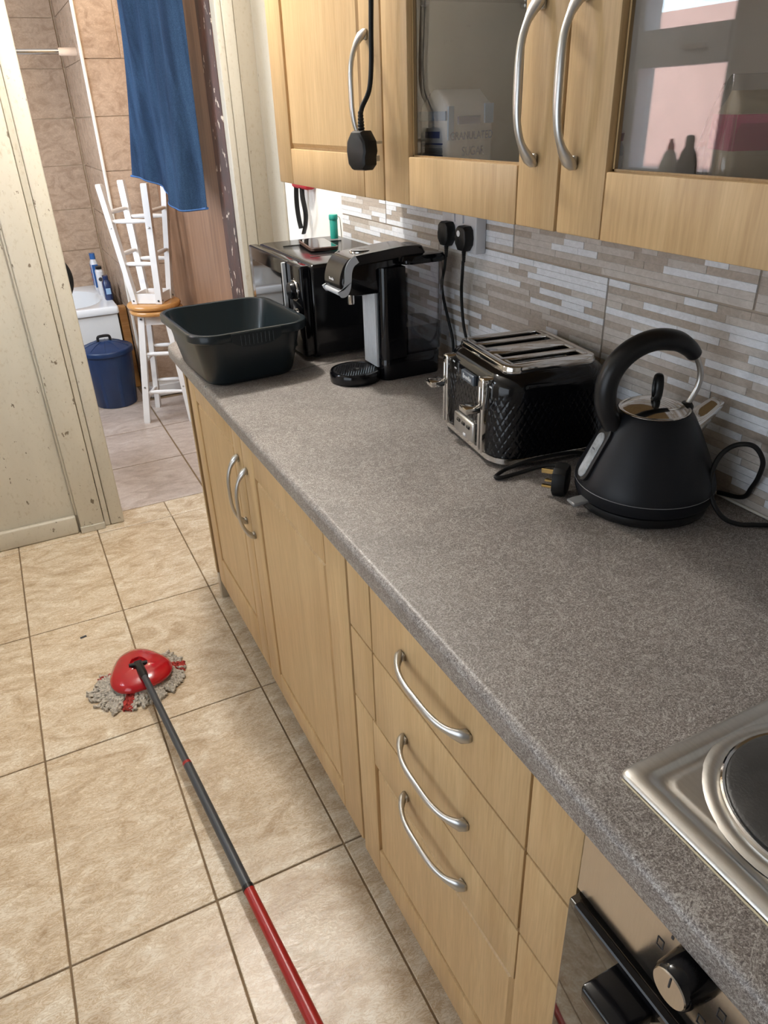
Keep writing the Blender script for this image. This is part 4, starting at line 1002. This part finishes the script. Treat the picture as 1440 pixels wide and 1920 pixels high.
text_obj('lettering', 'SUGAR', 0.0200, ink_blue, bb_, (0.004, -hd_-0.0034, 0.056), (radians(90), 0, 0), 0.0002, sx=0.82)
text_obj('lettering', '1kg\u212e', 0.0105, ink_grey, bb_, (-0.034, -hd_-0.0034, 0.014), (radians(90), 0, 0), 0.0002)
slab(bb_, 'printed_corner', paper_blue, 'y', -0.052, -0.040, 0.075, 0.125, 0.0031); slab(bb_, 'printed_corner', paper_blue, 'y', 0.030, 0.050, 0.098, 0.128, 0.0031)
slab(bb_, 'printed_corner', paper_blue, 'x', -0.034, 0.034, 0.104, 0.118, 0.0031)
slab(bb_, 'printed_band', ink_blue, 'x', -0.018, 0.018, 0.078, 0.088)
for z in (0.068, 0.050): slab(bb_, 'printed_line', ink_blue, 'x', -0.026, 0.026, z, z+0.0025)
for k in range(7): slab(bb_, 'printed_line', ink_grey, 'x', -0.026, 0.024-0.004*(k % 3), 0.0620-0.0022*k if k < 4 else 0.0450-0.003*(k-4), 0.0626-0.0022*k if k < 4 else 0.0457-0.003*(k-4))
bm = bm_new()
sp0 = [(0.022*cos(a)-0.0, 0.010*sin(a)) for a in [2*pi*k/24 for k in range(24)]]
loft(bm, [[(x+0.006, -hd_-0.0033, z+0.022) for x, z in sp0], [(x+0.006, -hd_-0.001, z+0.022) for x, z in sp0]]); obj('printed_spoon', bm, ink_grey, bb_)

t = thing('flour_bag', 'kraft paper bag with dark pink print in clear film, right glass door', 'bag', (-0.190, 0.478, ZC), radians(-30))
hw, hd_ = 0.050, 0.034
b2 = paper_bag(t, hw, hd_, 0.130, kraft, seed=9)
slab(b2, 'pink_label', pink_print, 'y', -0.050, 0.050, 0.074, 0.108, 0.0032); slab(b2, 'pink_label', pink_print, 'x', -0.033, 0.033, 0.074, 0.108, 0.0032)
text_obj('lettering', 'All', 0.020, kraft, b2, (0.022, -hd_-0.0035, 0.091), (radians(90), 0, 0), 0.0002, shear=0.3)
bm = bm_new(); rr_loft(bm, [(0.001, 0.060, 0.042, 0.012), (0.07, 0.064, 0.046, 0.014), (0.12, 0.058, 0.030, 0.012), (0.145, 0.050, 0.010, 0.006)], 5, cap0=False)
bmesh.ops.subdivide_edges(bm, edges=bm.edges[:], cuts=2)
for v in bm.verts: v.co += Vector((noise.noise(v.co*60), noise.noise(v.co*55+Vector((5, 0, 0))), 0))*0.004
obj('film_wrap', bm, clear_film, t, smooth=True)
t = thing('glass_jar', 'small jar with pale label at right behind the left glass door', 'jar', (-0.16, 0.775, ZC))
bm = bm_new(); lathe(bm, [(0.0, 0), (0.028, 0), (0.030, 0.004), (0.030, 0.066), (0.026, 0.074), (0.0, 0.074)], 32, caps=False); obj('jar_body', bm, plain('pale_blue_jar', (0.46, 0.52, 0.60), 0.3), t, smooth=40)
bm = bm_new(); lathe(bm, [(0.028, 0.0745), (0.029, 0.084), (0.0, 0.085)], 32, caps=False); obj('lid', bm, plain('maroon_lid', (0.22, 0.05, 0.05), 0.4), t, smooth=40)
bm = bm_new(); lathe(bm, [(0.0303, 0.012), (0.0306, 0.056)], 32, caps=False); obj('label', bm, paper_white, t, smooth=True)

# ================================================================== MOP
HX, HY = -0.893, 1.742
t = thing('flat_string_mop', 'red triangular spin mop with grey and red pole lying on the tiles', 'mop', (HX, HY, 0.0))
# head shell: rounded triangle
def tri(r, rot, k=1.0, corner=0.45):
    out = []
    for i in range(72):
        a = 2*pi*i/72; c = cos(3*(a-rot)); rr = r*(1+0.085*c); out.append((rr*cos(a)*k, rr*sin(a)*k*1.08))
    return out
ROT = radians(96)
bm = bm_new(); secs = []
for z, k in ((0.030, 1.0), (0.034, 1.015), (0.040, 1.0), (0.050, 0.86), (0.058, 0.62), (0.063, 0.40), (0.064, 0.30), (0.056, 0.26), (0.054, 0.0)):
    secs.append([(x*1.0, y*1.02, z - (0.006 if k < 0.9 and False else 0)) for x, y in tri(0.087*max(k, 0.001), ROT)])
loft(bm, secs, True, False); mh = obj('mop_head_shell', bm, red_plastic, t, smooth=50)
for a in (0, 120, 240):
    bm = bm_new(); tube(bm, smooth_path([(0.026*cos(radians(a)+ROT), 0.026*sin(radians(a)+ROT), 0.062), (0.05*cos(radians(a)+ROT), 0.05*sin(radians(a)+ROT), 0.057), (0.080*cos(radians(a)+ROT), 0.080*sin(radians(a)+ROT), 0.042)], 5), (0.0035, 0.008), 10); obj('moulded_ridge', bm, red_plastic, mh, smooth=True)
# yarn strands
def strand(a, L, r0=0.05, seed=0, w=0.0032, m=cotton):
    bm = bm_new(); pts = []
    q = random.Random(seed)
    wob = q.uniform(-0.25, 0.25); 
    for k in range(10):
        u = k/9; rr = r0 + L*u; aa = a + wob*u*u*0.6 + 0.02*sin(k*1.7+seed)
        z = 0.026*(1-u)**1.2 + 0.0045 + 0.0015*sin(k*2.1+seed)
        pts.append((rr*cos(aa), rr*sin(aa), max(z, 0.0042)))
    P = smooth_path(pts, 4); seg = 7; rings = []
    fr = frames(P)
    for i, (p, (tt, n, b)) in enumerate(zip(P, fr)):
        ring = []
        for k in range(seg):
            an = 2*pi*k/seg + i*0.55; r_ = w*(1.0 + 0.32*cos(2*(2*pi*k/seg)))
            ring.append(bm.verts.new(p + n*r_*cos(an) + b*r_*sin(an)))
        rings.append(ring)
    for x, c in zip(rings, rings[1:]):
        for k in range(seg): bm.faces.new((x[k], x[(k+1) % seg], c[(k+1) % seg], c[k]))
    bm.faces.new(rings[0][::-1]); bm.faces.new(rings[-1])
    return bm
def tufts():
    q = random.Random(5); out = []
    # angle in degrees (math, +x=0, +y=90), length scale
    for a in range(-6, 354, 3):
        A = a % 360
        if 180 <= A <= 232: L = 0.075
        elif 232 < A <= 262: L = 0.062
        elif 262 < A <= 335: L = 0.050
        elif 150 <= A < 180: L = 0.052
        elif A > 335 or A <= 40: L = 0.052
        else: L = 0.018
        red = (234 <= A <= 249) or (A >= 352 or A <= 6) or (148 <= A <= 152)
        out.append((radians(A + q.uniform(-1.5, 1.5)), L*q.uniform(0.85, 1.1), red))
        if L > 0.03: out.append((radians(A + q.uniform(-2, 2)), L*q.uniform(0.6, 0.95), red))
    return out
for i, (a, L, red) in enumerate(tufts()):
    obj('red_yarn_strand' if red else 'yarn_strand', strand(a, L + 0.018, 0.060, i, 0.0046), red_cotton if red else cotton, t, smooth=True)
# pole
P0 = Vector((-0.893, 1.735, 0.066)); P1 = Vector((-0.7785, 0.425, 0.0405))
d = (P1-P0).normalized()
def pole_pt(s): return tuple(P0 + d*s - Vector((HX, HY, 0)))
Ltot = (P1-P0).length
bm = bm_new(); tube(bm, [tuple(P0 - Vector((HX, HY, 0)) + Vector((-0.026, 0.004, -0.002))), tuple(P0 - Vector((HX, HY, 0)) + Vector((0.026, -0.004, -0.002)))], 0.0065, 12); add_bbox(bm, -0.012, 0.012, -0.020, 0.006, 0.054, 0.070, 0.004, 2); obj('hinge', bm, black_plastic, t, smooth=True)
bm = bm_new(); tube(bm, [pole_pt(0.0), pole_pt(0.01), pole_pt(0.055), pole_pt(0.07)], [0.009, 0.012, 0.0125, 0.0105], 20); obj('pole_collar', bm, black_plastic, t, smooth=40)
bm = bm_new(); tube(bm, [pole_pt(0.06), pole_pt(0.445)], 0.0095, 24); obj('lower_pole', bm, grey_pole, t, smooth=40)
bm = bm_new(); tube(bm, [pole_pt(0.443), pole_pt(0.452)], 0.0112, 24); obj('red_ring', bm, red_pole, t, smooth=40)
bm = bm_new(); tube(bm, [pole_pt(0.45), pole_pt(0.86)], 0.0110, 24); obj('middle_pole', bm, grey_pole, t, smooth=40)
bm = bm_new(); tube(bm, [pole_pt(0.838), pole_pt(0.848)], 0.0126, 24); obj('black_ring', bm, black_plastic, t, smooth=40)
bm = bm_new(); tube(bm, [pole_pt(0.847), pole_pt(Ltot)], [0.0118, 0.0145], 24); obj('upper_pole', bm, red_pole, t, smooth=40)

# ================================================================== ROOM BEYOND
# veneered door leaf folded back along the right wall
t = thing('wooden_door', 'brown wood-veneer door leaf standing open beyond the doorway', 'door', (0, 0, 0))
lf = obj('door_leaf', bbox(-0.106, -0.076, 3.006, 4.385, 0.008, 2.02, 0.002, 1), veneer, t)
bm = bm_new(); tube(bm, smooth_path([(-0.104, 3.24, 2.00), (-0.15, 3.24, 1.995), (-0.17, 3.24, 2.005), (-0.172, 3.24, 2.02)], 5), 0.004, 10); obj('coat_hook', bm, nickel, t, smooth=True)
# towel
def towel():
    top = [(-0.30, 3.32), (-0.235, 3.12), (-0.172, 2.965)]
    nu, nv = 46, 60; pA = Vector((-0.325, 3.36, 0)); pB = Vector((-0.172, 2.935, 0)); qA = Vector((-0.372, 3.50, 0)); qB = Vector((-0.192, 2.985, 0))
    front, back = [], []
    for j in range(nv+1):
        v = j/nv
        rf, rb_ = [], []
        for i in range(nu+1):
            u = i/nu
            zb = 1.262 - 0.112*(0.5-0.5*cos(pi*min(1, u/0.84))) + 0.010*max(0, (u-0.84)/0.16)
            z = 2.0 + (zb-2.0)*v
            A = pA.lerp(qA, v**1.5); B = pB.lerp(qB, v**1.4); p = A.lerp(B, u)
            nrm = Vector((-(B-A).y, (B-A).x, 0)).normalized(); nrm = nrm if nrm.x < 0 else -nrm
            f = 0.024*sin(u*9.5 + 0.9*v) * (0.6+0.4*v) + 0.007*sin(u*31+v*1.5) + 0.004*noise.noise(Vector((u*5, v*3, 1)))
            k_ = u - 0.12 - 0.38*v; f += 0.050/(1+math.exp(-k_*13)) - 0.05*max(0, -k_)
            f -= 0.036*u*(0.6+0.4*v)
            edge = min(u, 1-u)*12; th = 0.007*min(1, edge+0.15)
            p2 = p + nrm*f
            rf.append((p2.x+nrm.x*th, p2.y+nrm.y*th, z)); rb_.append((p2.x-nrm.x*th, p2.y-nrm.y*th, z))
        front.append(rf); back.append(rb_)
    bm = bm_new(); loft(bm, [r + b[::-1] for r, b in zip(front, back)])
    return bm, front, back
bm, fr_, bk_ = towel()
tw = thing('towel', 'blue terry towel hanging folded against the brown door', 'towel', (0, 0, 0))
obj('terry_cloth', bm, towel_m, tw, smooth=70)
bm = bm_new(); mid = [((a[0]+b[0])/2, (a[1]+b[1])/2, a[2]+0.004) for a, b in zip(fr_[-1], bk_[-1])]
tube(bm, mid, (0.0050, 0.0085), 10); obj('hem', bm, towel_hem, tw, smooth=True)
bm = bm_new(); top_ = [((a[0]+b[0])/2, (a[1]+b[1])/2, 1.995) for a, b in zip(fr_[0], bk_[0])]
loft(bm, [[(x-0.012, y, z) for x, y, z in top_] + [(x+0.012, y, z) for x, y, z in top_[::-1]], [(-0.172+(x+0.172)*0.15-0.010, 3.24+(y-3.24)*0.15, 2.06) for x, y, z in top_] + [(-0.172+(x+0.172)*0.15+0.010, 3.24+(y-3.24)*0.15, 2.06) for x, y, z in top_[::-1]]]); obj('gathered_top', bm, towel_m, tw, smooth=70)

# stools
def make_stool(label, loc, rot, R1=0.176):
    t = thing('wooden_stool', label, 'stool', loc, rot=rot, group='white legged wooden stools')
    H = 0.606; R0 = 0.094
    bm = bm_new(); lathe(bm, [(0.0, H-0.028), (0.127, H-0.028), (0.135, H-0.024), (0.139, H-0.014), (0.135, H-0.004), (0.126, H), (0.0, H-0.002)], 64, caps=False); obj('seat', bm, seat_wood, t, smooth=50)
    def leg_c(k, z):
        r = R1 + (R0-R1)*z/(H-0.03); a = radians(45+90*k); return Vector((r*cos(a), r*sin(a), z))
    for k in range(4):
        bm = bm_new(); a = radians(45+90*k); secs = []
        for z in (0.0, 0.01, H-0.030):
            c = leg_c(k, z); w1, w2 = 0.0135, 0.0165
            u = Vector((cos(a+pi/4), sin(a+pi/4), 0)); v = Vector((-u.y, u.x, 0)); s = 0.9 if z == 0 else 1
            secs.append([tuple(c+u*w1*s*sx+v*w2*s*sy) for sx, sy in ((1, 1), (-1, 1), (-1, -1), (1, -1))])
        loft(bm, secs); lg = obj('leg', bm, white_paint, t)
        for zz in (0.56, 0.20):
            c = leg_c(k, zz); u = Vector((cos(a+pi/4), sin(a+pi/4), 0)); w = Vector((cos(a-pi/4), sin(a-pi/4), 0))
            for dd in (u, w):
                bm = bm_new(); lathe(bm, [(0.0055, 0), (0.0045, 0.002), (0.0, 0.0025)], 12, caps=False)
                o = obj('screw_cap', bm, nickel if zz < 0.5 else plain_dark, lg, loc=tuple(c+dd*0.0155)); o.rotation_euler = dd.to_track_quat('Z', 'Y').to_euler()
    for k in range(4):
        for z in ((0.13, 0.33) if k % 2 else (0.17, 0.375)):
            a, b = leg_c(k, z), leg_c((k+1) % 4, z); bm = bm_new(); m1 = (a+b)/2
            tube(bm, [a, a.lerp(b, 0.12), a.lerp(b, 0.3), m1, a.lerp(b, 0.7), a.lerp(b, 0.88), b], [0.007, 0.009, 0.011, 0.0115, 0.011, 0.009, 0.007], 12); obj('rung', bm, white_paint, t, smooth=True)
        a, b = leg_c(k, H-0.055), leg_c((k+1) % 4, H-0.055); dv = (b-a).normalized(); n = Vector((-dv.y, dv.x, 0))
        bm = bm_new(); loft(bm, [[tuple(p+n*0.007*sx+Vector((0, 0, 0.024*sz))) for sx, sz in ((1, 1), (-1, 1), (-1, -1), (1, -1))] for p in (a, b)]); obj('apron', bm, white_paint, t)
    return t
plain_dark = plain('dark_screw', (0.05, 0.05, 0.05), 0.4)
SC = (-0.296, 3.955)
make_stool('white stool with round wooden seat standing upright on the hall floor', (SC[0], SC[1], 0.0), (0, 0, radians(20-45)))
make_stool('white stool turned upside down on the seat of the other stool', (SC[0]-0.008, SC[1], 1.2135), (pi, 0, radians(10-45)), 0.163)

# bin
t = thing('dustbin', 'navy blue plastic dustbin with lid in front of the white bath', 'bin', (-0.555, 4.335, 0.0))
bm = bm_new(); secs = []
for z, r in ((0.0, 0.112), (0.006, 0.117), (0.30, 0.139), (0.315, 0.1395)):
    secs.append([(r*(1+(0.022 if (i % 20) in (3, 4, 5, 6) and 0.004 < z < 0.3 else 0))*cos(2*pi*i/160), r*(1+(0.022 if (i % 20) in (3, 4, 5, 6) and 0.004 < z < 0.3 else 0))*sin(2*pi*i/160), z) for i in range(160)])
loft(bm, secs); obj('bin_body', bm, bin_blue, t, smooth=40)
bm = bm_new(); lathe(bm, [(0.140, 0.306), (0.149, 0.308), (0.150, 0.316), (0.149, 0.330), (0.145, 0.336), (0.138, 0.337), (0.130, 0.342), (0.080, 0.362), (0.030, 0.373), (0.0, 0.374)], 72, caps=False); ld = obj('bin_lid', bm, bin_blue, t, smooth=50)
for k in range(10):
    a = radians(36*k+9); bm = bm_new(); tube(bm, [(0.030*cos(a), 0.030*sin(a), 0.3735), (0.080*cos(a), 0.080*sin(a), 0.3630), (0.134*cos(a), 0.134*sin(a), 0.3415)], 0.0016, 6); obj('lid_rib', bm, bin_blue, ld)
bm = bm_new(); tube(bm, smooth_path([(-0.034, 0, 0.372), (-0.032, 0, 0.392), (-0.02, 0, 0.399), (0.02, 0, 0.399), (0.032, 0, 0.392), (0.034, 0, 0.372)], 4), (0.008, 0.013), 10); obj('lid_handle', bm, black_plastic, ld, smooth=True)

# bath
t = thing('bathtub', 'white bathtub with plain panel at the far end of the bathroom', 'bathtub', (-1.005, 4.875, 0.0))
bm = bm_new(); secs = [(0.478, 0.580, 0.372, 0.012), (0.482, 0.584, 0.374, 0.014), (0.512, 0.584, 0.374, 0.014), (0.519, 0.580, 0.370, 0.014), (0.520, 0.570, 0.360, 0.014), (0.5195, 0.535, 0.315, 0.22), (0.512, 0.522, 0.302, 0.24), (0.40, 0.480, 0.265, 0.22), (0.20, 0.43, 0.225, 0.20), (0.14, 0.38, 0.18, 0.17)]
rr_loft(bm, secs, 10, cap0=False); obj('tub', bm, white_gloss, t, smooth=45)
obj('side_panel', bbox(-0.580, 0.572, -0.358, -0.350, 0.0, 0.4775, 0.001, 1), white_panel_m, t)
obj('end_panel', bbox(0.562, 0.570, -0.348, 0.370, 0.0, 0.4775, 0.001, 1), white_panel_m, t)
# bottles along the rim
def bottle(label, loc, secs, mats, cat='bottle', rz=0.0):
    t = thing('toiletry_bottle', label, cat, loc, rz, group='toiletry bottles on the bath rim')
    for nm, m, sc_ in secs:
        bm = bm_new(); rr_loft(bm, sc_, 6); obj(nm, bm, m, t, smooth=40)
    return t
zb = 0.5204
blue_cap = plain('blue_cap_plastic', (0.03, 0.12, 0.36), 0.3); navy_b = plain('navy_bottle', (0.015, 0.03, 0.10), 0.25); white_b = plain('white_bottle', (0.72, 0.73, 0.76), 0.3)
b1 = bottle('tall white and blue bottle with a blue cap at the bath corner', (-0.452, 5.06, zb), [('bottle_body', white_b, [(0, 0.020, 0.034, 0.018), (0.004, 0.022, 0.036, 0.02), (0.17, 0.022, 0.036, 0.02), (0.19, 0.014, 0.022, 0.012)]), ('cap', blue_cap, [(0.191, 0.017, 0.026, 0.015), (0.225, 0.016, 0.024, 0.014)])], None)
obj('blue_label', bbox(-0.0235, -0.020, -0.024, 0.026, 0.03, 0.16, 0.001, 1), blue_cap, b1); obj('blue_label', bbox(-0.018, 0.018, -0.0375, -0.034, 0.02, 0.16, 0.001, 1), blue_cap, b1)
for k in range(3): obj('red_spot', bbox(-0.0245, -0.0225, -0.006, 0.010, 0.055+0.035*k, 0.070+0.035*k, 0.0015, 1), plain('red_label_spot', (0.5, 0.03, 0.04), 0.5), b1)
b2_ = bottle('white bottle with a round black logo between the other bottles', (-0.446, 4.90, zb), [('bottle_body', white_b, [(0, 0.021, 0.032, 0.018), (0.004, 0.023, 0.034, 0.02), (0.14, 0.023, 0.034, 0.02), (0.152, 0.016, 0.022, 0.012)]), ('cap', black_plastic, [(0.153, 0.018, 0.027, 0.015), (0.168, 0.018, 0.027, 0.015)])], None)
bm = bm_new(); lathe(bm, [(0.012, 0.0), (0.012, 0.001), (0.0, 0.001)], 24, caps=False); obj('logo', bm, dark_ink, b2_, loc=(-0.004, -0.034, 0.095), rot=(radians(90), 0, 0))
b3 = bottle('dark navy bottle nearest on the bath rim', (-0.438, 4.72, zb), [('bottle_body', navy_b, [(0, 0.022, 0.032, 0.018), (0.004, 0.024, 0.034, 0.02), (0.10, 0.024, 0.034, 0.02), (0.118, 0.015, 0.022, 0.012)]), ('cap', navy_b, [(0.119, 0.016, 0.024, 0.014), (0.140, 0.016, 0.024, 0.014)])], None)
obj('pale_label', bbox(-0.014, 0.014, -0.0350, -0.032, 0.035, 0.070, 0.0005, 1), paper_blue, b3)
# shower rail
t = thing('shower_rail', 'thin metal shower rail with a cream end cap above the bath', 'rail', (0, 0, 0))
bm = bm_new(); tube(bm, [(-1.598, 4.55, 1.795), (-0.44, 4.55, 1.795)], 0.0125, 20); obj('tube', bm, chrome, t, smooth=True)
bm = bm_new(); tube(bm, [(-0.455, 4.55, 1.795), (-0.450, 4.55, 1.795), (-0.378, 4.55, 1.795), (-0.3675, 4.55, 1.795)], [0.015, 0.018, 0.019, 0.0195], 24); obj('end_cap', bm, plain('peach_cream_plastic', (0.72, 0.55, 0.42), 0.4), t, smooth=40)
# black chair mostly hidden behind the door frame
t = thing('black_chair', 'black rounded chair back peeking out behind the cream door frame', 'chair', (-0.845, 3.20, 0.0))
bm = bm_new(); lathe(bm, [(0.0, -0.014), (0.108, -0.014), (0.118, -0.006), (0.120, 0.0), (0.116, 0.008), (0.0, 0.014)], 48, caps=False); obj('backrest', bm, black_rubber, t, smooth=True, loc=(0, 0, 0.925), rot=(radians(90), 0, 0))
bm = bm_new(); tube(bm, [(0, 0.02, 0.40), (0, 0.02, 0.85)], 0.012, 12); obj('back_post', bm, black_plastic, t)
bm = bm_new(); rr_loft(bm, [(0.37, 0.075, 0.16, 0.05), (0.40, 0.085, 0.17, 0.05), (0.41, 0.080, 0.165, 0.05)], 6, -0.01, 0.17); obj('seat', bm, black_rubber, t, smooth=40)
for x in (-0.07, 0.04):
    for y in (0.05, 0.30): obj('leg', bbox(x-0.009, x+0.009, y-0.009, y+0.009, 0.0, 0.372, 0.001, 1), black_plastic, t)

# ================================================================== WINDOW WALL (seen only as a reflection in the cabinet glass)
upvc = plain('grey_white_upvc', (0.62, 0.65, 0.68), 0.35)
w = struct(obj('window_1', (lambda b: (box(b, -2.06, -1.99, wy0, wy0+0.05, wz0, wz1), box(b, -2.06, -1.99, wy1-0.05, wy1, wz0, wz1), box(b, -2.06, -1.99, wy0+0.05, wy1-0.05, wz0, wz0+0.05), box(b, -2.06, -1.99, wy0+0.05, wy1-0.05, wz1-0.05, wz1), box(b, -2.07, -1.98, wy0+0.05, wy1-0.05, 1.590, 1.708), b)[-1])(bm_new()), upvc))
for z0, z1 in ((wz0+0.05, 1.59), (1.708, wz1-0.05)):
    bm = bm_new(); box(bm, -2.030, -2.026, wy0+0.045, wy1-0.045, z0-0.005, z1+0.005); obj('window_pane', bm, win_glass, w)
obj('window_latch', bbox(-1.975, -1.960, 2.02, 2.12, 1.635, 1.652, 0.004, 2), nickel, w)
obj('window_sill', bbox(-2.00, -1.85, wy0-0.03, wy1+0.03, 1.180, 1.2, 0.004, 2), white_gloss, w)
t = thing('washing_up_bottle', 'clear washing-up bottle with a red cap, reflected in the cabinet glass', 'bottle', (-1.90, 2.045, 1.2003))
bm = bm_new(); rr_loft(bm, [(0, 0.022, 0.030, 0.015), (0.07, 0.026, 0.034, 0.018), (0.11, 0.018, 0.022, 0.014), (0.125, 0.010, 0.010, 0.008)], 6); obj('bottle_body', bm, plain('milky_plastic', (0.72, 0.74, 0.70), 0.3), t, smooth=40)
bm = bm_new(); rr_loft(bm, [(0.1255, 0.013, 0.013, 0.012), (0.145, 0.011, 0.011, 0.010), (0.150, 0.006, 0.006, 0.005), (0.160, 0.007, 0.007, 0.006)], 6); obj('red_cap', bm, red_plastic, t, smooth=40)
t = thing('dark_bottle', 'dark rounded bottle on the window sill, reflected in cabinet glass', 'bottle', (-1.895, 1.955, 1.2003))
bm = bm_new(); lathe(bm, [(0.0, 0), (0.034, 0), (0.036, 0.004), (0.036, 0.08), (0.028, 0.115), (0.017, 0.135), (0.017, 0.160), (0.013, 0.172), (0.0, 0.175)], 32, caps=False); obj('bottle_body', bm, plain('grey_dark_glass', (0.05, 0.05, 0.055), 0.2), t, smooth=40)
ow = struct(obj('wall_outside', bbox(-3.40, -3.20, 0.2, 5.2, -1.0, 1.90, 0.0, 1), pink_render))

# ceiling lamp (above the frame)
t = thing('ceiling_lamp', 'bare ceiling bulb on a white rose above the doorway side', 'lamp', (-0.555, 1.88, 2.45))
bm = bm_new(); lathe(bm, [(0.0, -0.0005), (0.045, -0.0005), (0.043, -0.018), (0.012, -0.024), (0.010, -0.07), (0.018, -0.075), (0.018, -0.11), (0.0, -0.11)], 32, caps=False); obj('lamp_rose', bm, socket_white, t, smooth=40)
